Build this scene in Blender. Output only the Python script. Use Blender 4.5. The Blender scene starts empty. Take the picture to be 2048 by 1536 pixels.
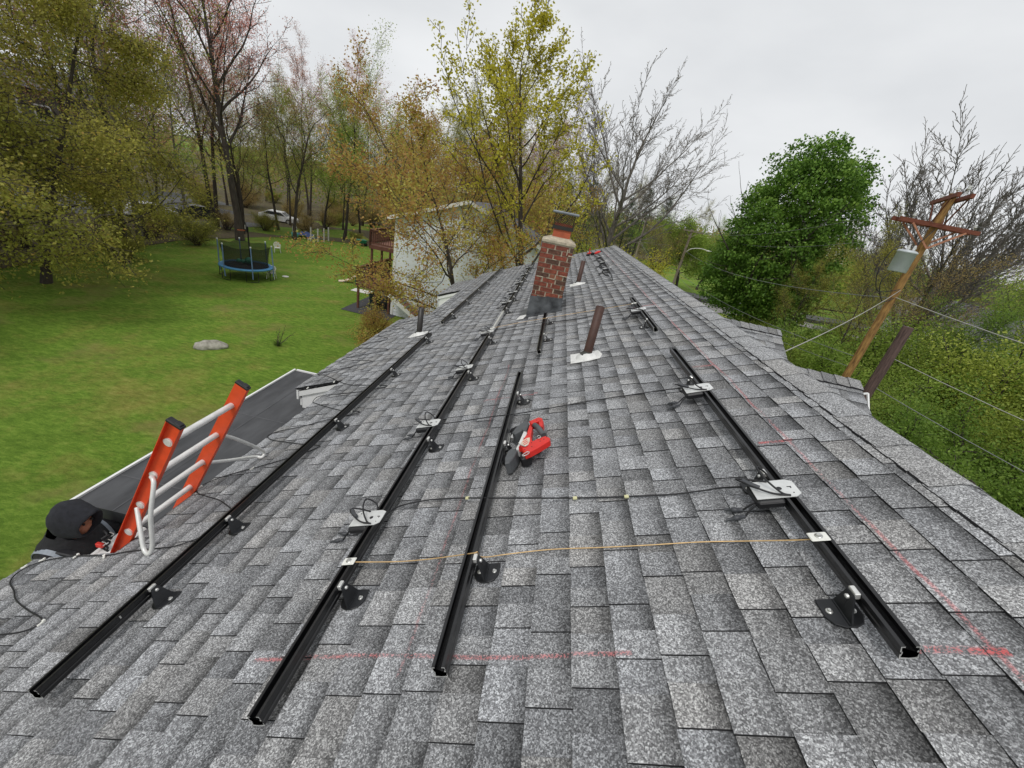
import bpy, bmesh, math, random
import numpy as np
from mathutils import Vector, Matrix, Quaternion

C = bpy.context.scene.collection
sc = bpy.context.scene
R_ = math.radians

# ------------------------------------------------------------------ camera
CAM = Vector((-1.8920, 0.0, 8.1663))
RT = Vector((0.97543918, 0.12072896, 0.18423603))
UPV = Vector((-0.21755433, 0.3971385, 0.89160031))
FW = Vector((-0.03447476, 0.90978323, -0.41364957))
FPX = 791.32                       # focal length in pixels of the 2048 px photograph
cam_d = bpy.data.cameras.new("camera"); cam = bpy.data.objects.new("camera", cam_d); C.objects.link(cam)
cam_d.sensor_width = 36; cam_d.lens = FPX / 2048 * 36; cam_d.clip_start = 0.05; cam_d.clip_end = 1500
cam.matrix_world = Matrix(((RT.x, UPV.x, -FW.x, CAM.x), (RT.y, UPV.y, -FW.y, CAM.y), (RT.z, UPV.z, -FW.z, CAM.z), (0, 0, 0, 1)))
sc.camera = cam

# ------------------------------------------------------------------ sky, sun, exposure
SUN_EL, SUN_ROT = R_(58), R_(200)
w = bpy.data.worlds.new("World"); sc.world = w; w.use_nodes = True
nt = w.node_tree; nt.nodes.clear()
out = nt.nodes.new("ShaderNodeOutputWorld"); bg = nt.nodes.new("ShaderNodeBackground")
sky = nt.nodes.new("ShaderNodeTexSky"); sky.sky_type = 'NISHITA'; sky.sun_disc = False
sky.sun_elevation = SUN_EL; sky.sun_rotation = SUN_ROT
hs = nt.nodes.new("ShaderNodeHueSaturation"); hs.inputs['Saturation'].default_value = 0.25
nt.links.new(sky.outputs[0], hs.inputs['Color'])
tc = nt.nodes.new("ShaderNodeTexCoord"); mp = nt.nodes.new("ShaderNodeMapping")
mp.inputs['Scale'].default_value = (1.0, 1.0, 2.6)
nz = nt.nodes.new("ShaderNodeTexNoise"); nz.inputs['Scale'].default_value = 1.9; nz.inputs['Detail'].default_value = 5
nz.inputs['Roughness'].default_value = 0.5
cr = nt.nodes.new("ShaderNodeValToRGB")
cr.color_ramp.elements[0].position = 0.3; cr.color_ramp.elements[0].color = (6.5, 6.7, 6.95, 1)
cr.color_ramp.elements[1].position = 0.7; cr.color_ramp.elements[1].color = (8.3, 8.45, 8.6, 1)
nt.links.new(tc.outputs['Generated'], mp.inputs[0]); nt.links.new(mp.outputs[0], nz.inputs['Vector']); nt.links.new(nz.outputs['Fac'], cr.inputs[0])
mx = nt.nodes.new("ShaderNodeMix"); mx.data_type = 'RGBA'; mx.inputs[0].default_value = 0.93
nt.links.new(hs.outputs[0], mx.inputs[6]); nt.links.new(cr.outputs[0], mx.inputs[7]); nt.links.new(mx.outputs[2], bg.inputs[0])
bg.inputs[1].default_value = 0.1
nt.links.new(bg.outputs[0], out.inputs[0])
sl = bpy.data.lights.new("sun", 'SUN'); sl.energy = 1.4; sl.angle = R_(14); sl.color = (1, 0.97, 0.93)
so = bpy.data.objects.new("sun", sl); C.objects.link(so)
sd = Vector((math.sin(SUN_ROT) * math.cos(SUN_EL), math.cos(SUN_ROT) * math.cos(SUN_EL), math.sin(SUN_EL)))
so.rotation_mode = 'QUATERNION'; so.rotation_quaternion = sd.to_track_quat('Z', 'Y')
sc.view_settings.view_transform = 'Standard'; sc.view_settings.look = 'None'
sc.view_settings.exposure = 0.1; sc.view_settings.gamma = 1
sc.cycles.transparent_max_bounces = 12; sc.cycles.max_bounces = 6

# ------------------------------------------------------------------ roof frame
S = 0.402353                       # roof pitch
ZR, U0, H0 = 7.5, 1.48, 1.354      # ridge height, ridge u, camera height over the roof plane
US = Vector((math.cos(S), 0, math.sin(S))); NS = Vector((-math.sin(S), 0, math.cos(S))); YV = Vector((0, 1, 0))
def RP(u, y, off=0.0):             # point on the rear roof slope: u up the slope, y along the ridge
    return Vector((0, 0, ZR)) + US * (u - U0) + YV * y + NS * off
def RM(u, y, off=0.0, rot=0.0):    # matrix: local x up slope, local y along the ridge, local z off the roof
    p = RP(u, y, off)
    m = Matrix(((US.x, 0, NS.x, p.x), (0, 1, 0, p.y), (US.z, 0, NS.z, p.z), (0, 0, 0, 1)))
    return m @ Matrix.Rotation(rot, 4, 'Z')
def ray(px, py):
    return FW + RT * ((px - 1024) / FPX) - UPV * ((py - 768) / FPX)
def ruv(px, py, off=0.0):          # photo position -> roof coordinates
    d = ray(px, py); t = -(H0 - off) / d.dot(NS); q = CAM + d * t
    r = q - Vector((0, 0, ZR)); return r.dot(US) + U0, q.y
def at(px, py, x=None, y=None, z=None):
    d = ray(px, py)
    k = (x - CAM.x) / d.x if x is not None else (y - CAM.y) / d.y if y is not None else (z - CAM.z) / d.z
    return CAM + d * k

# ------------------------------------------------------------------ materials
MATS = {}
def N(nt, t, **k):
    n = nt.nodes.new("ShaderNode" + t)
    for a, b in k.items(): setattr(n, a, b)
    return n
def newmat(name):
    m = bpy.data.materials.new(name); m.use_nodes = True
    nt = m.node_tree; b = nt.nodes['Principled BSDF']; MATS[name] = m
    return m, nt, b
def ramp(nt, stops, interp='LINEAR'):
    r = N(nt, "ValToRGB"); e = r.color_ramp.elements; r.color_ramp.interpolation = interp
    while len(e) < len(stops): e.new(0.5)
    for i, (p, c) in enumerate(stops):
        e[i].position = p; e[i].color = (*c, 1)
    return r
def mat(name, col, rough=0.7, metal=0.0, var=0.25, scale=8.0, bump=0.0, spec=0.5, col2=None, stretch=None):
    m, nt, b = newmat(name)
    tc = N(nt, "TexCoord"); mp = N(nt, "Mapping"); nz = N(nt, "TexNoise")
    nz.inputs['Scale'].default_value = scale; nz.inputs['Detail'].default_value = 6; nz.inputs['Roughness'].default_value = 0.6
    if stretch: mp.inputs['Scale'].default_value = stretch
    nt.links.new(tc.outputs['Object'], mp.inputs[0]); nt.links.new(mp.outputs[0], nz.inputs['Vector'])
    lo = tuple(c * (1 - var) for c in col); hi = tuple(min(1, c * (1 + var)) for c in col) if col2 is None else col2
    r = ramp(nt, [(0.3, lo), (0.7, hi)])
    nt.links.new(nz.outputs['Fac'], r.inputs[0]); nt.links.new(r.outputs[0], b.inputs['Base Color'])
    b.inputs['Roughness'].default_value = rough; b.inputs['Metallic'].default_value = metal
    b.inputs['Specular IOR Level'].default_value = spec
    if bump:
        bp = N(nt, "Bump"); bp.inputs['Strength'].default_value = bump; bp.inputs['Distance'].default_value = 0.02
        nt.links.new(nz.outputs['Fac'], bp.inputs['Height']); nt.links.new(bp.outputs[0], b.inputs['Normal'])
    return m
mat('white_trim', (0.78, 0.78, 0.77), 0.5, var=0.06, scale=3)
mat('white_panel', (0.72, 0.73, 0.72), 0.45, var=0.08, scale=4)
mat('black_alu', (0.008, 0.008, 0.009), 0.32, 0.0, var=0.4, scale=30, spec=0.6)
mat('black_plate', (0.010, 0.011, 0.013), 0.45, 0.0, var=0.3, scale=40, spec=0.5)
mat('cut_alu', (0.75, 0.75, 0.73), 0.35, 0.6, var=0.1, scale=60)
mat('steel', (0.62, 0.62, 0.60), 0.3, 0.75, var=0.15, scale=60)
mat('inverter_plate', (0.68, 0.69, 0.68), 0.4, 0.25, var=0.10, scale=25)
mat('black_plastic', (0.012, 0.012, 0.014), 0.5, var=0.3, scale=50)
mat('grey_plastic', (0.055, 0.058, 0.065), 0.5, var=0.2, scale=40)
mat('cable_black', (0.010, 0.010, 0.012), 0.55, var=0.2, scale=20)
mat('copper_wire', (0.62, 0.42, 0.20), 0.4, 0.3, var=0.2, scale=40)
mat('tape', (0.62, 0.60, 0.35), 0.7, var=0.15, scale=60)
mat('clip_white', (0.75, 0.75, 0.70), 0.5, var=0.08, scale=60)
mat('pipe_brown', (0.060, 0.026, 0.018), 0.6, var=0.35, scale=14, bump=0.1)
mat('pipe_black', (0.022, 0.018, 0.016), 0.45, var=0.4, scale=14)
mat('rubber', (0.05, 0.05, 0.045), 0.8, var=0.3, scale=30)
mat('lead', (0.055, 0.058, 0.065), 0.5, 0.35, var=0.5, scale=7, bump=0.5, col2=(0.16, 0.17, 0.18))
mat('flash_white', (0.70, 0.70, 0.68), 0.5, var=0.15, scale=14)
mat('mortar', (0.42, 0.37, 0.28), 0.95, var=0.3, scale=20, bump=0.6)
mat('flue_clay', (0.42, 0.10, 0.045), 0.8, var=0.25, scale=9, bump=0.2)
mat('cap_metal', (0.22, 0.24, 0.27), 0.4, 0.4, var=0.2, scale=12)
mat('mesh_black', (0.02, 0.018, 0.015), 0.6, var=0.3, scale=30)
mat('ladder_orange', (0.72, 0.075, 0.018), 0.5, var=0.12, scale=14)
mat('alu_dull', (0.74, 0.74, 0.72), 0.42, 0.25, var=0.10, scale=18)
mat('saw_red', (0.62, 0.022, 0.016), 0.42, var=0.08, scale=20)
mat('saw_grey', (0.08, 0.085, 0.09), 0.55, var=0.15, scale=20)
mat('label_pale', (0.62, 0.52, 0.42), 0.5, var=0.25, scale=90)
mat('hood_cloth', (0.016, 0.017, 0.022), 0.95, var=0.3, scale=30, bump=0.3)
mat('jacket_cloth', (0.010, 0.010, 0.012), 0.8, var=0.35, scale=22, bump=0.4)
mat('strap_grey', (0.25, 0.28, 0.32), 0.55, var=0.12, scale=40)
mat('skin', (0.30, 0.115, 0.060), 0.6, var=0.15, scale=18)
mat('hair_dark', (0.01, 0.008, 0.007), 0.8)
mat('denim', (0.03, 0.035, 0.05), 0.9)
mat('epdm', (0.040, 0.041, 0.045), 0.55, var=0.3, scale=2.2, col2=(0.075, 0.077, 0.082), stretch=(3.0, 0.8, 1), bump=0.05)
mat('seam', (0.09, 0.09, 0.095), 0.6, var=0.2)
mat('siding', (0.74, 0.77, 0.80), 0.6, var=0.05, scale=2)
mat('siding_shade', (0.50, 0.52, 0.53), 0.7, var=0.08, scale=2)
mat('deck_wood', (0.12, 0.045, 0.028), 0.7, var=0.35, scale=5, stretch=(1, 1, 4))
mat('deck_board', (0.24, 0.12, 0.085), 0.75, var=0.3, scale=6)
mat('bark', (0.055, 0.044, 0.036), 0.95, var=0.45, scale=6, bump=0.8, stretch=(1, 1, 0.3))
mat('bark_grey', (0.15, 0.135, 0.12), 0.95, var=0.4, scale=6, bump=0.6, stretch=(1, 1, 0.3))
mat('bark_pale', (0.17, 0.14, 0.115), 0.95, var=0.35, scale=6, bump=0.6, stretch=(1, 1, 0.3))
mat('pole_wood', (0.24, 0.115, 0.035), 0.85, var=0.5, scale=7, bump=0.5, col2=(0.42, 0.24, 0.075), stretch=(2.5, 2.5, 0.5))
mat('pole_old', (0.075, 0.045, 0.042), 0.9, var=0.4, scale=8, bump=0.6, col2=(0.15, 0.095, 0.085), stretch=(3, 3, 0.35))
mat('pole_far', (0.26, 0.22, 0.17), 0.9, var=0.25, scale=5)
mat('crossarm', (0.17, 0.05, 0.028), 0.8, var=0.35, scale=6, stretch=(1, 6, 6))
mat('brace_wood', (0.45, 0.20, 0.12), 0.8, var=0.25, scale=9)
mat('transformer_grey', (0.50, 0.54, 0.56), 0.45, 0.1, var=0.08, scale=4)
mat('insulator', (0.62, 0.63, 0.62), 0.3, var=0.1)
mat('wire', (0.20, 0.205, 0.21), 0.6, 0.2, var=0.1)
mat('wire_pale', (0.38, 0.37, 0.34), 0.6, 0.2, var=0.1)
mat('tramp_mat', (0.008, 0.008, 0.009), 0.8)
mat('tramp_blue', (0.08, 0.28, 0.52), 0.55, var=0.12, scale=3)
mat('foam_blue', (0.16, 0.26, 0.46), 0.7, var=0.15, scale=6)
mat('ball_green', (0.02, 0.22, 0.13), 0.4)
mat('plastic_white', (0.74, 0.73, 0.68), 0.5, var=0.08)
mat('cream', (0.66, 0.56, 0.42), 0.6, var=0.12)
mat('toy_green', (0.015, 0.17, 0.10), 0.5, var=0.2)
mat('teal', (0.10, 0.42, 0.40), 0.5)
mat('tarp_blue', (0.07, 0.11, 0.30), 0.6, var=0.35, scale=5)
mat('bin_dark', (0.010, 0.028, 0.028), 0.6)
mat('post_white', (0.55, 0.53, 0.50), 0.8, var=0.25)
mat('rock', (0.30, 0.28, 0.23), 0.95, var=0.35, scale=5, bump=0.9, col2=(0.46, 0.44, 0.38))
mat('asphalt', (0.085, 0.087, 0.09), 0.9, var=0.2, scale=2)
mat('pavement', (0.22, 0.21, 0.195), 0.9, var=0.2, scale=2)
mat('curb_dark', (0.05, 0.05, 0.045), 0.9, var=0.4, scale=4)
mat('condo', (0.12, 0.115, 0.11), 0.9, var=0.2, scale=1.5)
mat('glass_dark', (0.03, 0.035, 0.04), 0.15)
mat('car_white', (0.70, 0.71, 0.72), 0.3)
mat('car_dark', (0.03, 0.032, 0.04), 0.3)
mat('car_silver', (0.42, 0.43, 0.45), 0.3, 0.3)
mat('tyre', (0.015, 0.015, 0.015), 0.9)
mat('red_paint', (0.55, 0.03, 0.02), 0.5)
mat('orange_plastic', (0.60, 0.13, 0.03), 0.5)
mat('mulch', (0.07, 0.04, 0.03), 0.95, var=0.4)
mat('roof_grey', (0.11, 0.11, 0.115), 0.9, var=0.3, scale=5)
mat('patio_dark', (0.06, 0.06, 0.065), 0.9)

def shingle_mat(name, chalk=True, bright=1.0):
    m, nt, b = newmat(name); L = nt.links.new
    tc = N(nt, "TexCoord")
    def M_(op, a, b_=None, c=None, clamp=False):
        n = N(nt, "Math"); n.operation = op; n.use_clamp = clamp
        for i, v in enumerate((a, b_, c)):
            if v is None: continue
            if isinstance(v, (int, float)): n.inputs[i].default_value = v
            else: L(v, n.inputs[i])
        return n.outputs[0]
    vo = N(nt, "TexVoronoi"); vo.inputs['Scale'].default_value = 230; L(tc.outputs['Object'], vo.inputs['Vector'])
    sep = N(nt, "SeparateColor"); L(vo.outputs['Color'], sep.inputs[0])
    v2 = N(nt, "TexVoronoi"); v2.inputs['Scale'].default_value = 470; L(tc.outputs['Object'], v2.inputs['Vector'])
    s2 = N(nt, "SeparateColor"); L(v2.outputs['Color'], s2.inputs[0])
    g = M_('ADD', M_('MULTIPLY', sep.outputs[0], 0.62), M_('MULTIPLY', s2.outputs[1], 0.38))
    gr = ramp(nt, [(0.12, (0.075, 0.075, 0.077)), (0.40, (0.145, 0.146, 0.149)), (0.62, (0.235, 0.238, 0.243)), (0.86, (0.47, 0.478, 0.483))])
    L(g, gr.inputs[0])
    at_ = N(nt, "Attribute"); at_.attribute_name = 'tone'
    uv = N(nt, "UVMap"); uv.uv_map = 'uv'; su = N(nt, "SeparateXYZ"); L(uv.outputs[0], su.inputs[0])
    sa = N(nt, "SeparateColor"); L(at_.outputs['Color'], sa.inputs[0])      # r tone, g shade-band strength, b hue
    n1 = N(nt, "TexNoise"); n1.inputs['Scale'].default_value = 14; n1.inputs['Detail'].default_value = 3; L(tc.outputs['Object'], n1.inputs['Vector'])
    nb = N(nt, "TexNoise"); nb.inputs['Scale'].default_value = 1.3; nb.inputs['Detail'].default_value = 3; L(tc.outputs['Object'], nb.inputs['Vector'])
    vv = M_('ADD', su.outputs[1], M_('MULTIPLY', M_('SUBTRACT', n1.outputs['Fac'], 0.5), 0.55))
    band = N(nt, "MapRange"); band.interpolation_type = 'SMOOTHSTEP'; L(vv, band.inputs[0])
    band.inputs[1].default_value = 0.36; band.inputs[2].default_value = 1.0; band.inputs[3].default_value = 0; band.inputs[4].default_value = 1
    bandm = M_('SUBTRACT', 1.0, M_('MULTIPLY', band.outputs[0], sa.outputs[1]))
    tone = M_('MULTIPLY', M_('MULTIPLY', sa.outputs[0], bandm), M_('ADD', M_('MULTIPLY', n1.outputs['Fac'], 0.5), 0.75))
    tone = M_('MULTIPLY', tone, M_('ADD', M_('MULTIPLY', nb.outputs['Fac'], 0.30), 0.85 ))
    tone = M_('MULTIPLY', tone, bright * 1.22)
    mixm = N(nt, "VectorMath"); mixm.operation = 'SCALE'; L(gr.outputs[0], mixm.inputs[0]); L(tone, mixm.inputs['Scale'])
    hue = ramp(nt, [(0.0, (1.025, 1.0, 0.965)), (0.3, (1, 1, 1)), (1.0, (0.99, 1.0, 1.02))]); L(sa.outputs[2], hue.inputs[0])
    hm = N(nt, "VectorMath"); hm.operation = 'MULTIPLY'; L(mixm.outputs[0], hm.inputs[0]); L(hue.outputs[0], hm.inputs[1])
    col = hm.outputs[0]
    if chalk:
        so_ = N(nt, "SeparateXYZ"); L(tc.outputs['Object'], so_.inputs[0])
        nw = N(nt, "TexNoise"); nw.inputs['Scale'].default_value = 1.6; nw.inputs['Detail'].default_value = 2; L(tc.outputs['Object'], nw.inputs['Vector'])
        wob = M_('MULTIPLY', M_('SUBTRACT', nw.outputs['Fac'], 0.5), 0.05)
        acc = None
        # (axis across the line, centre, from, to, half width, strength): blown chalk on the shingles
        for ax, c, a, b2, hw, stg in [(0, 0.965, 0.55, 13.0, 0.009, 0.42), (0, -0.81, 0.80, 3.9, 0.007, 0.32), (1, 0.87, -1.45, 0.0, 0.009, 0.55),
                                      (1, 0.855, 0.745, 1.0, 0.012, .8), (1, 0.975, 0.63, 0.72, 0.008, 0.6), (1, 1.96, 0.82, 0.99, 0.011, 0.7),
                                      (1, 3.05, -0.93, -0.45, 0.012, 0.35), (1, 3.1, 0.72, 0.97, 0.015, 0.35), (1, 5.35, 0.6, 0.95, 0.02, 0.4)]:
            o, q = (so_.outputs[0], so_.outputs[1]) if ax == 0 else (so_.outputs[1], so_.outputs[0])
            if ax == 0: c -= U0
            else: a -= U0; b2 -= U0
            dd = M_('ABSOLUTE', M_('SUBTRACT', M_('ADD', o, wob), c))
            inb = M_('MULTIPLY', M_('GREATER_THAN', q, a), M_('LESS_THAN', q, b2))
            f = N(nt, "MapRange"); f.interpolation_type = 'SMOOTHSTEP'; L(dd, f.inputs[0])
            f.inputs[1].default_value = hw * 1.3; f.inputs[2].default_value = hw * 0.3; f.inputs[3].default_value = 0; f.inputs[4].default_value = stg
            r_ = M_('MULTIPLY', f.outputs[0], inb)
            acc = r_ if acc is None else M_('MAXIMUM', acc, r_)
        n3 = N(nt, "TexNoise"); n3.inputs['Scale'].default_value = 3.2; n3.inputs['Detail'].default_value = 4; L(tc.outputs['Object'], n3.inputs['Vector'])
        br = M_('MULTIPLY', acc, M_('GREATER_THAN', M_('ADD', g, M_('MULTIPLY', n3.outputs['Fac'], 1.5)), 1.27))
        mm = N(nt, "Mix"); mm.data_type = 'RGBA'; L(br, mm.inputs[0]); L(col, mm.inputs[6]); mm.inputs[7].default_value = (0.62, 0.10, 0.10, 1)
        col = mm.outputs[2]
    L(col, b.inputs['Base Color']); b.inputs['Roughness'].default_value = 0.85; b.inputs['Specular IOR Level'].default_value = 0.25
    bp = N(nt, "Bump"); bp.inputs['Strength'].default_value = 0.35; bp.inputs['Distance'].default_value = 0.002
    L(g, bp.inputs['Height']); L(bp.outputs[0], b.inputs['Normal'])
    return m
shingle_mat('shingle'); shingle_mat('shingle_plain', chalk=False); shingle_mat('shingle_cap', chalk=False, bright=1.05)
mat('shingle_edge', (0.020, 0.020, 0.022), 0.95, var=0.4, scale=60)

def brick_mat():
    m, nt, b = newmat('brick'); L = nt.links.new
    a = N(nt, "Attribute"); a.attribute_name = 'tone'; s = N(nt, "SeparateColor"); L(a.outputs['Color'], s.inputs[0])
    r = ramp(nt, [(0.0, (0.075, 0.05, 0.036)), (0.2, (0.12, 0.055, 0.036)), (0.45, (0.20, 0.055, 0.034)), (0.8, (0.25, 0.065, 0.038)), (1.0, (0.26, 0.10, 0.055))]); L(s.outputs[0], r.inputs[0])
    tc = N(nt, "TexCoord"); nz = N(nt, "TexNoise"); nz.inputs['Scale'].default_value = 22; nz.inputs['Detail'].default_value = 7; L(tc.outputs['Object'], nz.inputs['Vector'])
    mr = ramp(nt, [(0.3, (0.55, 0.55, 0.55)), (0.6, (1.05, 1.05, 1.05)), (0.78, (1.7, 1.75, 1.8))]); L(nz.outputs['Fac'], mr.inputs[0])
    mu = N(nt, "VectorMath"); mu.operation = 'MULTIPLY'; L(r.outputs[0], mu.inputs[0]); L(mr.outputs[0], mu.inputs[1]); L(mu.outputs[0], b.inputs['Base Color'])
    b.inputs['Roughness'].default_value = 0.9
    bp = N(nt, "Bump"); bp.inputs['Strength'].default_value = 0.6; bp.inputs['Distance'].default_value = 0.01; L(nz.outputs['Fac'], bp.inputs['Height']); L(bp.outputs[0], b.inputs['Normal'])
brick_mat()

def leaf_mat(name, stops, trans=0.5):
    m, nt, b = newmat(name); L = nt.links.new
    a = N(nt, "Attribute"); a.attribute_name = 'tone'; r = ramp(nt, stops); L(a.outputs['Fac'], r.inputs[0])
    oi = N(nt, "ObjectInfo"); hs = N(nt, "HueSaturation"); L(r.outputs[0], hs.inputs['Color'])
    mr = N(nt, "MapRange"); L(oi.outputs['Random'], mr.inputs[0]); mr.inputs[3].default_value = 1.15; mr.inputs[4].default_value = 1.6; L(mr.outputs[0], hs.inputs['Value'])
    mh = N(nt, "MapRange"); L(oi.outputs['Random'], mh.inputs[0]); mh.inputs[3].default_value = 0.512; mh.inputs[4].default_value = 0.488; L(mh.outputs[0], hs.inputs['Hue'])
    L(hs.outputs[0], b.inputs['Base Color']); b.inputs['Roughness'].default_value = 0.6; b.inputs['Specular IOR Level'].default_value = 0.3
    t = N(nt, "BsdfTranslucent"); L(hs.outputs[0], t.inputs[0]); mx = N(nt, "MixShader"); mx.inputs[0].default_value = trans
    L(b.outputs[0], mx.inputs[1]); L(t.outputs[0], mx.inputs[2]); L(mx.outputs[0], nt.nodes['Material Output'].inputs[0])
leaf_mat('leaf_olive', [(0, (0.13, 0.115, 0.030)), (0.5, (0.22, 0.22, 0.045)), (0.8, (0.32, 0.32, 0.06)), (1, (0.42, 0.29, 0.08))])
leaf_mat('leaf_dull', [(0, (0.20, 0.13, 0.06)), (0.5, (0.28, 0.22, 0.08)), (1, (0.36, 0.30, 0.09))])
leaf_mat('leaf_red', [(0, (0.34, 0.12, 0.09)), (0.5, (0.44, 0.20, 0.14)), (1, (0.46, 0.28, 0.18))])
leaf_mat('leaf_orange', [(0, (0.25, 0.12, 0.05)), (0.4, (0.33, 0.20, 0.06)), (0.65, (0.32, 0.28, 0.06)), (1, (0.44, 0.42, 0.11))])
leaf_mat('leaf_yellow', [(0, (0.20, 0.18, 0.02)), (0.4, (0.34, 0.32, 0.035)), (0.8, (0.46, 0.43, 0.05)), (1, (0.54, 0.50, 0.11))])
leaf_mat('leaf_lime', [(0, (0.13, 0.17, 0.03)), (0.5, (0.24, 0.30, 0.05)), (1, (0.38, 0.44, 0.10))])
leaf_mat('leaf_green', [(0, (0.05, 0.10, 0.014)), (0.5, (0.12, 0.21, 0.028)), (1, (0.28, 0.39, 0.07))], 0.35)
leaf_mat('leaf_mid', [(0, (0.08, 0.13, 0.02)), (0.5, (0.15, 0.23, 0.035)), (1, (0.28, 0.37, 0.07))])
leaf_mat('leaf_conifer', [(0, (0.018, 0.035, 0.015)), (1, (0.045, 0.08, 0.03))], 0.1)
leaf_mat('leaf_bud', [(0, (0.16, 0.13, 0.10)), (1, (0.26, 0.22, 0.15))])

def ground_mat():
    m, nt, b = newmat('lawn_grass'); L = nt.links.new
    tc = N(nt, "TexCoord")
    def nz(sc_, det=6, rough=0.6, st=None):
        n = N(nt, "TexNoise"); n.inputs['Scale'].default_value = sc_; n.inputs['Detail'].default_value = det; n.inputs['Roughness'].default_value = rough
        if st:
            mp = N(nt, "Mapping"); mp.inputs['Scale'].default_value = st; mp.inputs['Rotation'].default_value = (0, 0, 0.5); L(tc.outputs['Object'], mp.inputs[0]); L(mp.outputs[0], n.inputs['Vector'])
        else: L(tc.outputs['Object'], n.inputs['Vector'])
        return n
    a = nz(0.16, 6, 0.66); f = nz(2.6, 10, 0.86, (1, 2.2, 1)); f2 = nz(0.8, 6, 0.7)
    g = ramp(nt, [(0.34, (0.060, 0.120, 0.014)), (0.50, (0.130, 0.225, 0.026)), (0.66, (0.25, 0.36, 0.06))]); L(f.outputs['Fac'], g.inputs[0])
    y = ramp(nt, [(0.34, (0.13, 0.125, 0.03)), (0.50, (0.25, 0.23, 0.055)), (0.66, (0.40, 0.35, 0.12))]); L(f.outputs['Fac'], y.inputs[0])
    ms = N(nt, "Math"); ms.operation = 'ADD'; L(a.outputs['Fac'], ms.inputs[0])
    m2 = N(nt, "Math"); m2.operation = 'MULTIPLY_ADD'; L(f2.outputs['Fac'], m2.inputs[0]); m2.inputs[1].default_value = 0.9; m2.inputs[2].default_value = -0.45; L(m2.outputs[0], ms.inputs[1])
    k = N(nt, "MapRange"); L(ms.outputs[0], k.inputs[0]); k.inputs[1].default_value = 0.48; k.inputs[2].default_value = 0.82
    mx = N(nt, "Mix"); mx.data_type = 'RGBA'; L(k.outputs[0], mx.inputs[0]); L(g.outputs[0], mx.inputs[6]); L(y.outputs[0], mx.inputs[7])
    # patches worn to thatch
    w_ = nz(0.35, 4, 0.6); kw = N(nt, "MapRange"); L(w_.outputs['Fac'], kw.inputs[0]); kw.inputs[1].default_value = 0.56; kw.inputs[2].default_value = 0.68; kw.inputs[4].default_value = 0.42
    mw = N(nt, "Mix"); mw.data_type = 'RGBA'; L(kw.outputs[0], mw.inputs[0]); L(mx.outputs[2], mw.inputs[6]); mw.inputs[7].default_value = (0.27, 0.20, 0.085, 1)
    wv = N(nt, "TexWave"); wv.inputs['Scale'].default_value = 0.16; wv.inputs['Distortion'].default_value = 1.5; wv.inputs['Detail'].default_value = 2
    mpw = N(nt, "Mapping"); mpw.inputs['Rotation'].default_value = (0, 0, 0.75); L(tc.outputs['Object'], mpw.inputs[0]); L(mpw.outputs[0], wv.inputs['Vector'])
    wm = N(nt, "MapRange"); L(wv.outputs['Fac'], wm.inputs[0]); wm.inputs[3].default_value = 0.94; wm.inputs[4].default_value = 1.05
    ws = N(nt, "VectorMath"); ws.operation = 'SCALE'; L(mw.outputs[2], ws.inputs[0]); L(wm.outputs[0], ws.inputs['Scale'])
    L(ws.outputs[0], b.inputs['Base Color']); b.inputs['Roughness'].default_value = 0.9; b.inputs['Specular IOR Level'].default_value = 0.15
    bp = N(nt, "Bump"); bp.inputs['Strength'].default_value = 0.9; bp.inputs['Distance'].default_value = 0.08; L(f.outputs['Fac'], bp.inputs['Height']); L(bp.outputs[0], b.inputs['Normal'])
    m, nt, b = newmat('wood_floor'); L = nt.links.new
    tc = N(nt, "TexCoord"); n = N(nt, "TexNoise"); n.inputs['Scale'].default_value = 1.6; n.inputs['Detail'].default_value = 9; n.inputs['Roughness'].default_value = 0.75; L(tc.outputs['Object'], n.inputs['Vector'])
    r = ramp(nt, [(0.3, (0.035, 0.028, 0.016)), (0.5, (0.10, 0.075, 0.04)), (0.62, (0.10, 0.115, 0.03)), (0.75, (0.16, 0.15, 0.06))]); L(n.outputs['Fac'], r.inputs[0]); L(r.outputs[0], b.inputs['Base Color']); b.inputs['Roughness'].default_value = 0.95
    bp = N(nt, "Bump"); bp.inputs['Strength'].default_value = 1; bp.inputs['Distance'].default_value = 0.15; L(n.outputs['Fac'], bp.inputs['Height']); L(bp.outputs[0], b.inputs['Normal'])
ground_mat()
def net_mat():
    m, nt, b = newmat('net'); L = nt.links.new
    b.inputs['Base Color'].default_value = (0.01, 0.01, 0.012, 1); b.inputs['Roughness'].default_value = 0.8
    t = N(nt, "BsdfTransparent"); mx = N(nt, "MixShader"); mx.inputs[0].default_value = 0.62
    L(t.outputs[0], mx.inputs[1]); L(b.outputs[0], mx.inputs[2]); L(mx.outputs[0], nt.nodes['Material Output'].inputs[0])
net_mat()

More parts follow.
